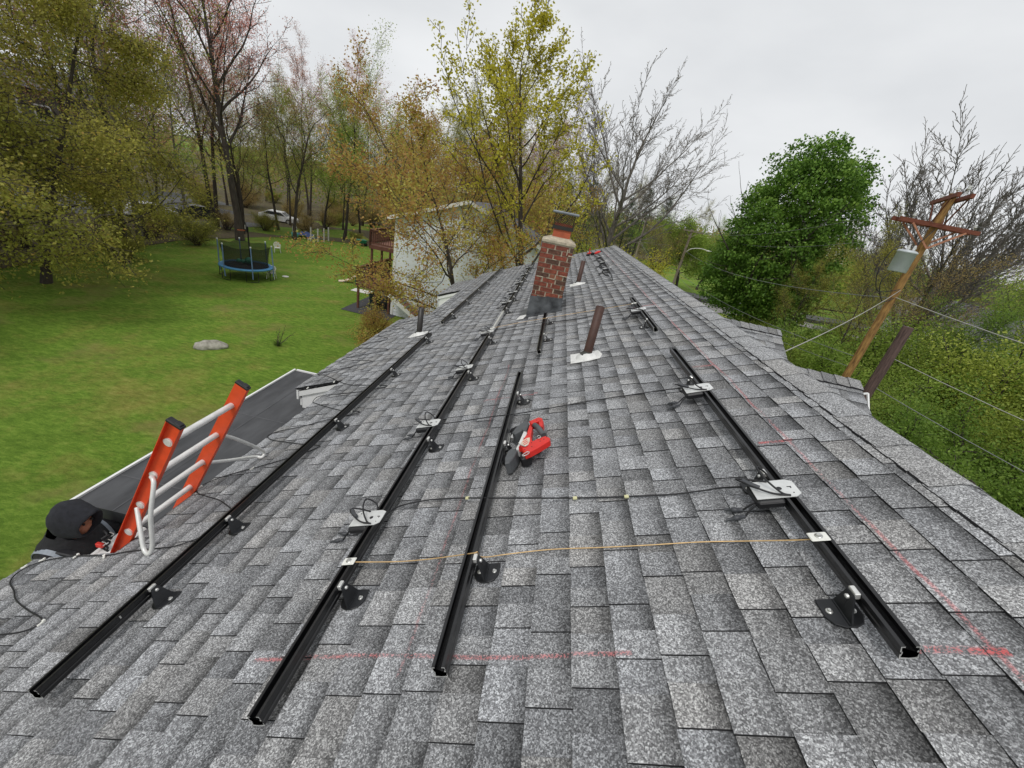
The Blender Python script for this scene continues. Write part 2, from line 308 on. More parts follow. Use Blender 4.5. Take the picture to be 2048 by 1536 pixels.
# ------------------------------------------------------------------ mesh builder
class MB:
    def __init__(s): s.v = []; s.f = []; s.m = []; s.t = []; s.uv = []; s.sm = []
    def face(s, pts, mi=0, tone=(0.5, 0.5, 0.5), uv=None, smooth=False):
        i = len(s.v); s.v += [tuple(p) for p in pts]; s.f.append(tuple(range(i, i + len(pts)))); s.m.append(mi); s.t.append(tone); s.uv.append(uv); s.sm.append(smooth)
    def idx(s, verts, faces, mi=0, tone=(0.5, 0.5, 0.5), smooth=False):
        i = len(s.v); s.v += [tuple(p) for p in verts]
        for f in faces: s.f.append(tuple(i + k for k in f)); s.m.append(mi); s.t.append(tone); s.uv.append(None); s.sm.append(smooth)
    def box(s, c, d, M=None, mi=0, tone=(0.5, 0.5, 0.5), taper=1.0):
        x, y, z = d[0] / 2, d[1] / 2, d[2] / 2; vs = []
        for k in (-1, 1):
            for a, b in ((-1, -1), (1, -1), (1, 1), (-1, 1)):
                t = taper if k == 1 else 1
                vs.append(Vector((a * x * t, b * y * t, k * z)))
        vs = [(M @ p if M else p) + Vector(c) if not (M and len(M) == 4) else M @ (p + Vector(c)) for p in vs]
        s.idx(vs, [(0, 3, 2, 1), (4, 5, 6, 7), (0, 1, 5, 4), (1, 2, 6, 5), (2, 3, 7, 6), (3, 0, 4, 7)], mi, tone)
    def bbox(s, c, d, bev=0.004, M=None, mi=0):     # box with bevelled vertical and horizontal edges
        x, y, z = d[0] / 2, d[1] / 2, d[2] / 2; b = bev; rings = []
        for zz, k in ((-z, b), (-z + b, 0), (z - b, 0), (z, b)):
            X, Y = x - k, y - k
            rings.append([(-X + b, -Y, zz), (X - b, -Y, zz), (X, -Y + b, zz), (X, Y - b, zz), (X - b, Y, zz), (-X + b, Y, zz), (-X, Y - b, zz), (-X, -Y + b, zz)])
        vs = [Vector(p) + Vector(c) for r in rings for p in r]
        if M: vs = [M @ p for p in vs]
        fs = [tuple(range(7, -1, -1)), tuple(range(24, 32))]
        for r in range(3):
            for i in range(8): j = (i + 1) % 8; fs.append((r * 8 + i, r * 8 + j, (r + 1) * 8 + j, (r + 1) * 8 + i))
        s.idx(vs, fs, mi)
    def bar(s, a, b, w, h=None, mi=0, up=(0, 0, 1)):  # rectangular bar between two points
        a, b = Vector(a), Vector(b); h = h or w; d = (b - a).normalized(); u = Vector(up)
        if abs(d.dot(u)) > 0.98: u = Vector((1, 0, 0))
        r = d.cross(u).normalized(); u = r.cross(d); vs = []
        for p in (a, b):
            for i, j in ((-1, -1), (1, -1), (1, 1), (-1, 1)): vs.append(p + r * (i * w / 2) + u * (j * h / 2))
        s.idx(vs, [(0, 3, 2, 1), (4, 5, 6, 7), (0, 1, 5, 4), (1, 2, 6, 5), (2, 3, 7, 6), (3, 0, 4, 7)], mi)
    def tube(s, pts, r, n=8, mi=0, caps=True, smooth=True):
        pts = [Vector(p) for p in pts]; rs = r if hasattr(r, '__len__') else [r] * len(pts)
        vs = []; d0 = (pts[1] - pts[0]).normalized(); u = Vector((0, 0, 1)) if abs(d0.z) < 0.9 else Vector((1, 0, 0))
        u = (u - d0 * u.dot(d0)).normalized()
        for i, p in enumerate(pts):
            d = (pts[min(i + 1, len(pts) - 1)] - pts[max(i - 1, 0)])
            d = d.normalized() if d.length > 1e-9 else d0
            u = (u - d * u.dot(d)); u = u.normalized() if u.length > 1e-6 else Vector((1, 0, 0)); v = d.cross(u)
            for k in range(n):
                a = 2 * math.pi * k / n; vs.append(p + (u * math.cos(a) + v * math.sin(a)) * rs[i])
        fs = []
        for i in range(len(pts) - 1):
            for k in range(n): j = (k + 1) % n; fs.append((i * n + k, i * n + j, (i + 1) * n + j, (i + 1) * n + k))
        s.idx(vs, fs, mi, smooth=smooth)
        if caps: s.face([vs[k] for k in range(n - 1, -1, -1)], mi); s.face(vs[-n:], mi)
    def lathe(s, prof, c=(0, 0, 0), n=20, mi=0, M=None, smooth=True):
        vs = []; c = Vector(c)
        for r, z in prof:
            for k in range(n): a = 2 * math.pi * k / n; vs.append(Vector((r * math.cos(a), r * math.sin(a), z)) + c)
        if M: vs = [M @ p for p in vs]
        fs = []
        for i in range(len(prof) - 1):
            for k in range(n): j = (k + 1) % n; fs.append((i * n + k, i * n + j, (i + 1) * n + j, (i + 1) * n + k))
        s.idx(vs, fs, mi, smooth=smooth)
    def prism(s, poly, z0, z1, mi=0, M=None, bev=0.0):     # polygon in xy extruded in z
        n = len(poly)
        cx = sum(p[0] for p in poly) / n; cy = sum(p[1] for p in poly) / n
        rings = [(z0, 1.0), (z1 - bev, 1.0)] + ([(z1, 1 - bev / max(abs(poly[0][0] - cx), abs(poly[0][1] - cy), 0.02))] if bev else [])
        vs = []
        for z, k in rings: vs += [Vector((cx + (p[0] - cx) * k, cy + (p[1] - cy) * k, z)) for p in poly]
        if M: vs = [M @ p for p in vs]
        fs = [tuple(range(n - 1, -1, -1)), tuple(range(len(vs) - n, len(vs)))]
        for r in range(len(rings) - 1):
            for i in range(n): j = (i + 1) % n; fs.append((r * n + i, r * n + j, (r + 1) * n + j, (r + 1) * n + i))
        s.idx(vs, fs, mi)
    def build(s, name, mats, parent=None, M=None, world=None):
        me = bpy.data.meshes.new(name); v = s.v
        if world is not None:
            inv = world.inverted(); v = [tuple(inv @ Vector(p)) for p in v]
        me.from_pydata(v, [], s.f)
        for m in (mats if isinstance(mats, (list, tuple)) else [mats]): me.materials.append(MATS[m])
        me.polygons.foreach_set('material_index', s.m); me.polygons.foreach_set('use_smooth', s.sm)
        if any(t != (0.5, 0.5, 0.5) for t in s.t):
            a = me.attributes.new('tone', 'FLOAT_COLOR', 'FACE')
            a.data.foreach_set('color', np.array([(t[0], t[1], t[2], 1) for t in s.t], dtype=np.float32).ravel())
        if any(u is not None for u in s.uv):
            uv = me.uv_layers.new(name='uv'); buf = []
            for f, u in zip(s.f, s.uv): buf += (list(u) if u is not None else [(0, 0)] * len(f))
            uv.data.foreach_set('uv', np.array(buf, dtype=np.float32).ravel())
        me.update(); o = bpy.data.objects.new(name, me); C.objects.link(o)
        if parent is not None: o.parent = parent
        if M is not None: o.matrix_world = M if parent is None else o.matrix_world
        if world is not None and parent is None: o.matrix_world = world
        return o
def thing(name, label, cat, M=None, loc=None, group=None, kind=None):
    o = bpy.data.objects.new(name, None); C.objects.link(o); o.empty_display_size = 0.1
    if M is not None: o.matrix_world = M
    elif loc is not None: o.location = loc; 
    tag(o, label, cat, group, kind)
    return o
def tag(o, label=None, cat=None, group=None, kind=None):
    if label: o['label'] = label
    if cat: o['category'] = cat
    if group: o['group'] = group
    if kind: o['kind'] = kind
    return o
def dup(o, M=None, label=None, group=None, parent=None):
    c = o.copy(); C.objects.link(c); c.parent = parent
    if M is not None: c.matrix_world = M
    if label: c['label'] = label
    if group: c['group'] = group
    for ch in list(o.children): dup(ch, parent=c)
    return c
def smooth_path(pts, k=6):
    P = [Vector(p) for p in pts]; out = []
    for i in range(len(P) - 1):
        a = P[max(i - 1, 0)]; b = P[i]; c = P[i + 1]; d = P[min(i + 2, len(P) - 1)]
        for j in range(k):
            t = j / k; t2 = t * t; t3 = t2 * t
            out.append(0.5 * ((2 * b) + (c - a) * t + (2 * a - 5 * b + 4 * c - d) * t2 + (3 * b - a - 3 * c + d) * t3))
    out.append(P[-1]); return out
rnd = random.Random(7)
W2 = lambda M: M.copy()

AX, AZ = -0.054, 7.4755              # apex of the two slopes
# ================================================================== GROUND
def gz(x, y):                       # terrain height
    def ss(a, b, t): t = max(0, min(1, (t - a) / (b - a))); return t * t * (3 - 2 * t)
    z = 1.0 * ss(-3, 4, x)
    z += 0.9 * ss(-33, -60, x) * 0 + 6.0 * ss(70, 260, y) + 3.0 * ss(40, 160, x) 
    z += -0.6 * ss(-30, -46, x)
    return z
def ground():
    xs = sorted(set([-400, -300, -220, -160, -120, -90] + list(range(-80, 91, 4)) + [110, 140, 190, 260, 400]))
    ys = sorted(set([-200, -120, -70, -40] + list(range(-24, 101, 4)) + [115, 135, 160, 200, 260, 340, 450, 650]))
    m = MB(); vs = []
    for y in ys:
        for x in xs: vs.append((x, y, gz(x, y)))
    n = len(xs); fs = []
    m.idx(vs, [(j * n + i, j * n + i + 1, (j + 1) * n + i + 1, (j + 1) * n + i) for j in range(len(ys) - 1) for i in range(n - 1)], 0, smooth=True)
    tag(m.build('lawn', 'lawn_grass'), kind='structure')
ground()
def sheet(name, poly, m_, off=0.02, kind='structure'):      # flat patch that follows the terrain
    m = MB(); bm = bmesh.new(); vs = [bm.verts.new((x, y, 0)) for x, y in poly]; bm.faces.new(vs)
    bmesh.ops.triangulate(bm, faces=bm.faces[:]); 
    for _ in range(3): bmesh.ops.subdivide_edges(bm, edges=[e for e in bm.edges if e.calc_length() > 3], cuts=1, use_grid_fill=False); bmesh.ops.triangulate(bm, faces=bm.faces[:])
    bm.verts.ensure_lookup_table()
    m.idx([(v.co.x, v.co.y, gz(v.co.x, v.co.y) + off) for v in bm.verts], [[v.index for v in f.verts] for f in bm.faces])
    bm.normal_update(); bm.free()
    o = m.build(name, m_); tag(o, kind=kind); return o
wr = random.Random(3)
edge = [(-26, 6), (-29, 14), (-31.5, 22), (-33, 30), (-33, 36), (-31, 43), (-27.5, 47), (-22, 48.5), (-15, 48), (-6, 50), (2, 56)]
wood_poly = []
for a, b in zip(edge, edge[1:]):
    for k in range(5):
        t = k / 5; wood_poly.append((a[0] + (b[0] - a[0]) * t + wr.uniform(-.5, .5), a[1] + (b[1] - a[1]) * t + wr.uniform(-.5, .5)))
wood_poly += [(2, 75), (10, 100), (120, 110), (300, 100), (380, 300), (-380, 600), (-390, 100), (-160, 0), (-60, -10)]
sheet('woodland_floor', wood_poly, 'wood_floor', 0.03)
sheet('parking_lot', [(-38, 40), (-37, 47), (-41, 57), (-62, 66), (-66, 30), (-58, 14), (-42, 22), (-39, 32)], 'asphalt', 0.05)
sheet('road', [(10, 52), (60, 62), (60, 69), (10, 58.5)], 'asphalt', 0.05)
sheet('driveway', [(15, 46), (27, 51.5), (36, 48), (40, 50), (30, 56), (10, 51)], 'pavement', 0.06)
sheet('street', [(13.5, -30), (19, -30), (24.5, 18), (26, 44), (22.5, 44), (19.0, 20)], 'asphalt', 0.05)
m = MB()
for i in range(24):
    x = 10 + i * 1.5; y = 51.6 + i * 0.28; m.box((x, y, gz(x, y) + .2), (1.6, .35, .45 + wr.uniform(-.05, .15)))
tag(m.build('stone_wall', 'curb_dark'), 'low dark stone wall running beside the far road beyond the roof ridge', 'wall')

# ================================================================== THIS HOUSE
HOUSE = thing('shingled_house', 'house with grey asphalt shingle roof the camera stands on, two small gables beyond its ridge', 'house', M=Matrix.Translation((0, 5, 0)))
HM = Matrix.Translation((0, 5, 0))
FAR, NEAR = 13.8, -3.0
EXP = 0.1429
BAYS = [(-3.0, 1.55), (4.35, 7.95), (10.7, 12.75)]     # stretches where the eave runs 0.65 m further out
def eave_u(y):
    for a, b in BAYS:
        if a <= y <= b: return -3.77
    return -3.10
def shingles(parent):
    m = MB(); r = random.Random(11)
    u_cap = 1.415
    k0 = int((-3.77) / EXP) - 1
    EH, TH = 0.0070, 0.0042       # butt height of a course, extra height of a tab
    i = 0; u = -3.77
    while u < u_cap:
        e = min(EXP, u_cap - u)
        runs = [(NEAR, FAR)] if u > -3.10 - 0.02 else BAYS
        for (ya, yb) in runs:
            y = ya - (r.uniform(0, .2) if ya < 0 else 0)
            tall = r.random() < .5; x_prev = None
            while y < yb:
                wd = r.choice([0.085, 0.10, 0.12, 0.14, 0.165]) * r.uniform(.94, 1.06)
                y2 = min(y + wd, yb); hi = tall
                tone = r.choice([0.86, 0.95, 1.02, 1.1, 1.18, 1.25]) if hi else r.choice([0.66, 0.74, 0.84, 0.92, 1.0, 1.08])
                tc_ = (tone, r.choice([0.2, .4, .52, .6, .66]), r.random())
                ju = r.uniform(-.0035, .0025) if hi else r.uniform(-.002, .002)
                h = EH + (TH if hi else 0) + r.uniform(-.0006, .0012); ht = 0.001 + (TH if hi else 0) * .9
                ub = u + ju; ut = u + e + 0.012
                g = 0.0010
                a, b, c, d = RP(ub, y + g, h), RP(ub, y2 - g, h), RP(ut, y2 - g, ht), RP(ut, y + g, ht)
                wob = r.uniform(-.002, .002)
                m.face([a, b, c, d], 0, tc_, [(0, 0), (1, 0), (1, 1.08), (0, 1.08)])
                m.face([RP(ub, y2 - g, h - .0105), b, a, RP(ub, y + g, h - .0105)], 1)
                m.face([RP(ub, y + g, -.003), a, d, RP(ut, y + g, -.003)], 1)
                m.face([b, RP(ub, y2 - g, -.003), RP(ut, y2 - g, -.003), c], 1)
                y = y2; tall = not tall
        u += e
    # deck below the shingles
    for (ya, yb, ue) in [(NEAR, FAR, -3.10)] + [(a, b, -3.77) for a, b in BAYS]:
        ut = 1.42 if ue == -3.10 else -3.10
        q = [RP(ue + .012, ya + .01, -.0035), RP(ue + .012, yb - .01, -.0035), RP(ut, yb - .01, -.0035), RP(ut, ya + .01, -.0035)]
        q2 = [p - NS * .022 for p in q]
        m.face(q, 1); m.face(q2[::-1], 1)
        for a in range(4): b = (a + 1) % 4; m.face([q[b], q[a], q2[a], q2[b]], 1)
    return m.build('shingle_roof', ['shingle', 'shingle_edge'], parent, world=HM @ Matrix.Identity(4))
# the roof mesh keeps roof coordinates as object coordinates so the chalk lines can be located
ROOF_M = RM(U0, 0)
def rebase(o, M):                    # give mesh o the object frame M without moving it
    cur = HM if o.parent is HOUSE else o.matrix_world
    o.data.transform(M.inverted() @ cur); o.matrix_basis = HM.inverted() @ M
sh = shingles(HOUSE); rebase(sh, ROOF_M)

def ridge_cap():
    m = MB(); r = random.Random(5); y = FAR + .01; L = 0.30
    def prof(k, h):                  # k -1..1 across, half of it on each slope
        pts = []
        for i in range(9):
            t = -1 + i / 4; a = abs(t)
            x = AX + t * 0.152 * math.cos(S); z = AZ - a * 0.152 * math.sin(S) + h 
            if a < .3: z -= 0.010 * (1 - a / .3) ** 2
            pts.append((x, z))
        return pts
    while y > NEAR:
        tone = (r.uniform(.98, 1.12), 0.0, r.random() * .5); h0 = 0.014 + r.uniform(0, .002); y0 = y - L; w1 = r.uniform(-.006, .006); n = 6
        for j in range(n):
            ya, yb = y0 + L * 1.08 * j / n, y0 + L * 1.08 * (j + 1) / n
            ha, hb = h0 + (0.006) * (1 - j / n), h0 + (0.006) * (1 - (j + 1) / n)
            A, B = prof(0, ha), prof(0, hb); ja = r.uniform(-.005, .005)
            for i in range(8):
                def P(pt, yy, i_): return (pt[0] + (w1 if i_ in (0, 8) else 0) + (ja * (1 if i_ == 0 else 0)), yy, pt[1])
                m.face([P(A[i], ya, i), P(A[i + 1], ya, i + 1), P(B[i + 1], yb, i + 1), P(B[i], yb, i)], 0, tone, [(0, 0)] * 4, smooth=True)
                if j == 0: m.face([(A[i][0], ya, A[i][1] - .004), (A[i + 1][0], ya, A[i + 1][1] - .004), P(A[i + 1], ya, i + 1), P(A[i], ya, i)], 0, (.6, 0, .3), [(0, 0)] * 4)
            for i in (0, 8):
                m.face([P(A[i], ya, i), P(B[i], yb, i), (B[i][0], yb, B[i][1] - .030), (A[i][0], ya, A[i][1] - .030)], 1)
        y = y0
    o = m.build('ridge_cap', ['shingle_cap', 'shingle_edge'], HOUSE, world=HM)
ridge_cap()

def small_shingled(m, O, eu, ey, en, W, L, mi=0, seed=1, clip=None):
    """shingle courses on a rectangle: O lower corner, eu up the slope (length L), ey across (width W)"""
    r = random.Random(seed); u = 0
    while u < L:
        e = min(EXP, L - u); y = 0; t = False
        while y < W:
            y2 = min(W, y + r.choice([.09, .12, .16, .2])); h = .0075 + (.0045 if t else 0); tn = (r.uniform(.62, 1.2), r.choice([.1, .4, .6]), r.random())
            P = lambda a, b, c: O + eu * a + ey * b + en * c
            m.face([P(u, y + .001, h), P(u, y2 - .001, h), P(u + e + .01, y2 - .001, .002), P(u + e + .01, y + .001, .002)], mi, tn, [(0, 0), (1, 0), (1, 1.08), (0, 1.08)])
            m.face([P(u, y2 - .001, -.004), P(u, y2 - .001, h), P(u, y + .001, h), P(u, y + .001, -.004)], 1)
            m.face([P(u, y + .001, -.004), P(u, y + .001, h), P(u + e, y + .001, .002), P(u + e, y + .001, -.004)], 1)
            y = y2; t = not t
        u += e
# street-side slope of the main roof
m = MB(); UF = Vector((-math.cos(S), 0, math.sin(S))); NF = Vector((math.sin(S), 0, math.cos(S)))
LF = 5.0
small_shingled(m, Vector((AX, FAR, AZ)) - UF * LF, UF, Vector((0, -1, 0)), NF, FAR - NEAR, LF - .03, seed=3)
o_ = Vector((AX, FAR, AZ)) - UF * LF
q = [o_ - NF * .005, Vector((AX, FAR, AZ)) - NF * .005, Vector((AX, NEAR, AZ)) - NF * .005, Vector((AX, NEAR, AZ)) - UF * LF - NF * .005]
m.face(q[::-1], 1); m.face([p - NF * .03 for p in q], 1)
m.build('street_side_roof', ['shingle_plain', 'shingle_edge'], HOUSE, world=HM)
# two small gables beyond the ridge
def gable(yc, xr, seed):
    zr = 6.98; sl = math.atan(0.58); half = 1.15; X0 = 0.75
    m = MB(); Ls = half / math.cos(sl)
    for sgn in (-1, 1):
        eu = Vector((0, -sgn * math.cos(sl), math.sin(sl))); en = Vector((0, sgn * math.sin(sl), math.cos(sl)))
        O = Vector((X0, yc, zr)) - eu * Ls
        if sgn == -1: small_shingled(m, O + Vector((xr - X0, 0, 0)), eu, Vector((-1, 0, 0)), en, xr - X0, Ls - .01, seed=seed)
        else: small_shingled(m, O, eu, Vector((1, 0, 0)), en, xr - X0, Ls - .01, seed=seed + 1)
        P = [O - en * .004, O + Vector((xr - X0, 0, 0)) - en * .004, O + Vector((xr - X0, 0, 0)) + eu * Ls - en * .004, O + eu * Ls - en * .004]
        m.face(P if sgn == 1 else P[::-1], 1); m.face([p - en * .02 for p in P][::-1], 1)
    g = m.build('gable_roof', ['shingle_plain', 'shingle_edge'], HOUSE, world=HM)
    c = MB(); r = random.Random(seed)
    x = X0
    while x < xr:
        x2 = min(xr, x + .16); tn = (r.uniform(.6, .95), 0, r.random() * .6)
        for sgn in (-1, 1):
            e = Vector((0, sgn * math.cos(sl), -math.sin(sl))) * .14
            a = Vector((x, yc, zr + .034)); b = Vector((x2 + .01, yc, zr + .022))
            f = [a, a + e, b + e, b]
            c.face(f[::-1] if sgn == 1 else f, 0, tn, [(0, 0)] * 4)
            c.face([a + e, a + e - Vector((0, 0, .02)), b + e - Vector((0, 0, .02)), b + e], 1)
        x = x2
    c.build('cap', ['shingle_cap', 'shingle_edge'], g, world=HM)
    t = MB()
    for sgn in (-1, 1):
        e = Vector((0, sgn * math.cos(sl), -math.sin(sl)))
        t.bar(Vector((xr - .012, yc + sgn * .008, zr - .075)), Vector((xr - .012, yc + sgn * .008, zr - .075)) + e * Ls, .022, .11)
    t.build('rake_board', 'white_trim', g, world=HM)
    ww = MB(); ww.idx([(xr - .2, yc - half + .12, zr - .62), (xr - .2, yc + half - .12, zr - .62), (xr - .2, yc, zr - .06), (xr - .2, yc - half + .12, 3.9), (xr - .2, yc + half - .12, 3.9)], [(0, 1, 2), (3, 4, 1, 0)])
    ww.box((xr - .9, yc, 4.6), (1.38, 2 * half - .26, 1.4))
    ww.build('gable_wall', 'white_trim', HOUSE, world=HM)
gable(4.86, 2.02, 21); gable(7.27, 2.26, 31)
m = MB(); c0 = Vector((2.06, 4.62, 6.66))
for a, b in [((0, 0, 0), (0, .17, .20)), ((0, .17, .20), (.10, .20, .22)), ((.10, .20, .22), (.10, .03, .02)), ((.10, .03, .02), (0, 0, 0))]:
    m.bar(c0 + Vector(a), c0 + Vector(b), .018)
m.build('vent_frame', 'white_trim', HOUSE, world=HM)
# walls, fascia, soffits
m = MB()
def wall_box(x0, x1, y0, y1, z0, z1): m.box(((x0 + x1) / 2, (y0 + y1) / 2, (z0 + z1) / 2), (x1 - x0, y1 - y0, z1 - z0))
ue = lambda u: (u - U0) * math.cos(S)
ze = lambda u: ZR + (u - U0) * math.sin(S)
wall_box(ue(-3.10) + .13, 4.3, NEAR + .3, FAR - .3, 0, ze(-3.10) - .12)
for a, b in BAYS: wall_box(ue(-3.77) + .12, ue(-3.10) + .14, a + .05 if a > -2 else a + .3, b - .05, 0 if a > 5 or a < 0 else 0, ze(-3.77) - .10)
for yy in (NEAR + .3, FAR - .3):   # gable ends
    m.face([(ue(-3.1) + .13, yy, ze(-3.10) - .14), (4.3, yy, ZR - 4.3 * math.tan(S) - .05), (0, yy, ZR - .06)])
m.build('wall', 'white_panel', HOUSE, world=HM)
m = MB()
for a, b in BAYS:                   # stepped white fascia and the small flank walls of the bays
    x = ue(-3.77); z = ze(-3.77)
    m.box((x + .028, (a + b) / 2, z - .085), (.022, b - a, .13)); m.box((x + .055, (a + b) / 2, z - .20), (.02, b - a - .06, .10))
    for yy, s_ in ((a, 1), (b, -1)):
        if yy < -2: continue
        m.prism([(x + .03, z - .045), (ue(-3.05), ze(-3.05) - .045), (ue(-3.05), ze(-3.05) - .115), (x + .03, z - .115)], 0, .02,
                M=Matrix(((1, 0, 0, 0), (0, 0, s_, yy + s_ * .012), (0, 1, 0, 0), (0, 0, 0, 1))))
        m.prism([(x + .07, z - .10), (ue(-3.05), ze(-3.05) - .10), (ue(-3.05), 5.05), (x + .07, 5.05)], 0, .018,
                M=Matrix(((1, 0, 0, 0), (0, 0, s_, yy + s_ * .034), (0, 1, 0, 0), (0, 0, 0, 1))))
gaps = [(1.55, 4.35), (7.95, 10.7), (12.75, FAR)]
for a, b in gaps:
    x = ue(-3.10); z = ze(-3.10); m.box((x + .028, (a + b) / 2, z - .085), (.022, b - a - .05, .13))
m.bar((ue(-3.1), FAR - .02, ze(-3.1) - .09), (-.01, FAR - .02, ZR - .09), .022, .12); m.bar((4.5, FAR - .02, ZR - 4.5 * math.tan(S) - .09), (.01, FAR - .02, ZR - .09), .022, .12)
m.build('fascia', 'white_trim', HOUSE, world=HM)
# low flat-roofed addition below the eave, then the ribbed patio roof beside it
m = MB(); zf = 5.16; xe = -5.47
m.box(((xe + ue(-3.1) + .15) / 2, (2.24 + 5.32) / 2, zf - .06), (ue(-3.1) + .15 - xe, 5.32 - 2.24, .12))
m.face([(xe + .35, 2.24, zf + .004), (xe + .36, 2.24, zf + .004), (xe + .36, 5.1, zf + .004), (xe + .35, 5.1, zf + .004)], 1)
for yy in (2.62, 3.95): m.face([(xe + .02, yy, zf + .003), (-4.1, yy, zf + .003), (-4.1, yy + .012, zf + .003), (xe + .02, yy + .012, zf + .003)], 1)
fr = m.build('flat_roof', ['epdm', 'seam'], HOUSE, world=HM)
m = MB(); m.box((xe - .012, 3.78, zf - .055), (.024, 3.12, .15)); m.box((-4.86, 5.335, zf - .055), (1.18, .024, .15)); m.build('edge_trim', 'white_trim', fr, world=HM)
m = MB(); m.box((-4.75, 3.8, 2.5), (1.25, 2.8, 5.0)); m.build('addition_wall', 'white_panel', HOUSE, world=HM)
m = MB(); x = -4.98; k = 0; pr = []
while x < -4.16:
    pr += [(x, 0), (x + .012, .014), (x + .034, .014), (x + .046, 0)]; x += .115
for (a, b) in zip(pr, pr[1:]):
    m.face([(a[0], 1.62, 5.02 + a[1]), (b[0], 1.62, 5.02 + b[1]), (b[0], 2.235, 5.05 + b[1]), (a[0], 2.235, 5.05 + a[1])])
m.box((-4.58, 1.93, 4.99), (.84, .60, .03)); m.build('patio_roof', 'white_trim', HOUSE, world=HM)

# ------------------------------------------------------------------ chimney
def chimney():
    x0, x1, y0, y1, zt = -2.11, -1.64, 6.05, 6.50, 7.74
    T = thing('chimney', 'red brick chimney with clay flue and metal cap rising through the shingle roof', 'chimney', M=RM(ue(0) * 0 + (-1.875) / math.cos(S) + U0, 6.27) if False else Matrix.Translation((-1.875, 6.27, 6.6)))
    TM = Matrix.Translation((-1.875, 6.27, 6.6)); r = random.Random(4)
    core = MB(); core.box(((x0 + x1) / 2, (y0 + y1) / 2, (6.2 + zt) / 2), (x1 - x0 - .012, y1 - y0 - .012, zt - 6.2))
    b = MB(); ch = 0.0685; z = 6.72; row = 0
    def course(L, row, axis, fixed, start, z):
        p = -0.10 if row % 2 else 0.0
        while p < L - .01:
            a, c = max(p, 0), min(p + .198, L)
            if c - a > .03:
                lift = r.uniform(-.002, .003); tn = (r.random() ** .8, 0, 0)
                mid = start + (a + c) / 2; ln = c - a - .010
                sz = (ln, .09 + lift, ch - .011) if axis == 0 else (.09 + lift, ln, ch - .011)
                cc = (mid, fixed, z) if axis == 0 else (fixed, mid, z)
                b.box(cc, sz, tone=tn)
            p += .208
    while z + ch / 2 < zt - .02:
        course(x1 - x0, row, 0, y0 + .043, x0, z); course(x1 - x0, row, 0, y1 - .043, x0, z)
        course(y1 - y0 - .19, row + 1, 1, x0 + .043, y0 + .095, z); course(y1 - y0 - .19, row + 1, 1, x1 - .043, y0 + .095, z)
        z += ch; row += 1
    co = core.build('mortar', 'mortar', T, world=TM); b.build('brick_stack', 'brick', T, world=TM)
    g = MB()                                  # smeared repair mortar that steps up through the courses
    for qi, (px, pz, w_, h_) in enumerate([(.02, 8, .10, .014), (.11, 7.5, .013, .07), (.17, 8, .12, .014), (.29, 8.5, .014, .075), (.35, 9, .12, .013), (.05, 4.5, .012, .06), (.26, 6.6, .012, .06), (.38, 13.9, .014, .09), (.41, 13.3, .10, .016), (.20, 12, .06, .012)]):
        g = MB(); g.bbox((x0 + px + w_ / 2, y0 - .004, 6.72 + ch * (pz - .5)), (w_, .012, h_), .003); g.build('mortar_smear', 'mortar', T, world=TM)
    c = MB(); ca = [(x0 - .012, y0 - .012), (x1 + .012, y0 - .012), (x1 + .012, y1 + .012), (x0 - .012, y1 + .012)]
    ci = [(-2.00, 6.14), (-1.72, 6.14), (-1.72, 6.42), (-2.00, 6.42)]
    vs = [(x, y, zt - .01) for x, y in ca] + [(x, y, zt + .02 + r.uniform(-.006, .006)) for x, y in ca] + [(x, y, zt + .075) for x, y in ci]
    c.idx(vs, [(0, 1, 5, 4), (1, 2, 6, 5), (2, 3, 7, 6), (3, 0, 4, 7), (4, 5, 9, 8), (5, 6, 10, 9), (6, 7, 11, 10), (7, 4, 8, 11), (8, 9, 10, 11)])
    c.build('crown', 'mortar', T, world=TM)
    f = MB(); cx, cy = -1.86, 6.28; s_ = .128; t_ = .022
    for dx, dy, sx, sy in ((0, -s_ + t_ / 2, 2 * s_, t_), (0, s_ - t_ / 2, 2 * s_, t_), (-s_ + t_ / 2, 0, t_, 2 * s_ - 2 * t_), (s_ - t_ / 2, 0, t_, 2 * s_ - 2 * t_)):
        f.box((cx + dx, cy + dy, zt + .14), (sx, sy, .24))
    f.build('flue', 'flue_clay', T, world=TM)
    k = MB(); k.bbox((cx, cy, zt + .405), (.38, .38, .035), .012)
    cp = k.build('chimney_cap', 'cap_metal', T, world=TM)
    k = MB(); zb, z2 = zt + .215, zt + .39; s2 = .142
    for sx, sy in ((1, 0), (-1, 0), (0, 1), (0, -1)):
        n_ = 9
        for i in range(n_ + 1):
            t = -s2 + 2 * s2 * i / n_
            for (q0, q1) in ((t, t + 2 * s2 / n_), (t, t - 2 * s2 / n_)):
                if abs(q1) > s2 + .001: continue
                nz_ = 6
                for j in range(nz_):
                    A, B = (q0, q1) if j % 2 == 0 else (q1, q0)
                    za, zb_ = zb + (z2 - zb) * j / nz_, zb + (z2 - zb) * (j + 1) / nz_
                    pa = (cx + (sx * s2 if sx else A), cy + (sy * s2 if sy else A), za); pb = (cx + (sx * s2 if sx else B), cy + (sy * s2 if sy else B), zb_)
                    k.bar(pa, pb, .004)
    k.box((cx, cy - s2, zb - .01), (2 * s2 + .02, .008, .05)); k.box((cx, cy + s2, zb - .01), (2 * s2 + .02, .008, .05)); k.box((cx - s2, cy, zb - .01), (.008, 2 * s2, .05)); k.box((cx + s2, cy, zb - .01), (.008, 2 * s2, .05))
    k.build('spark_screen', 'mesh_black', cp, world=TM)
    l = MB(); o_ = .012
    def rz(x): return ZR + x * math.tan(S)
    A = [(x0 - o_, y0 - o_), (x1 + o_, y0 - o_), (x1 + o_, y1 + o_), (x0 - o_, y1 + o_)]; n_ = 10
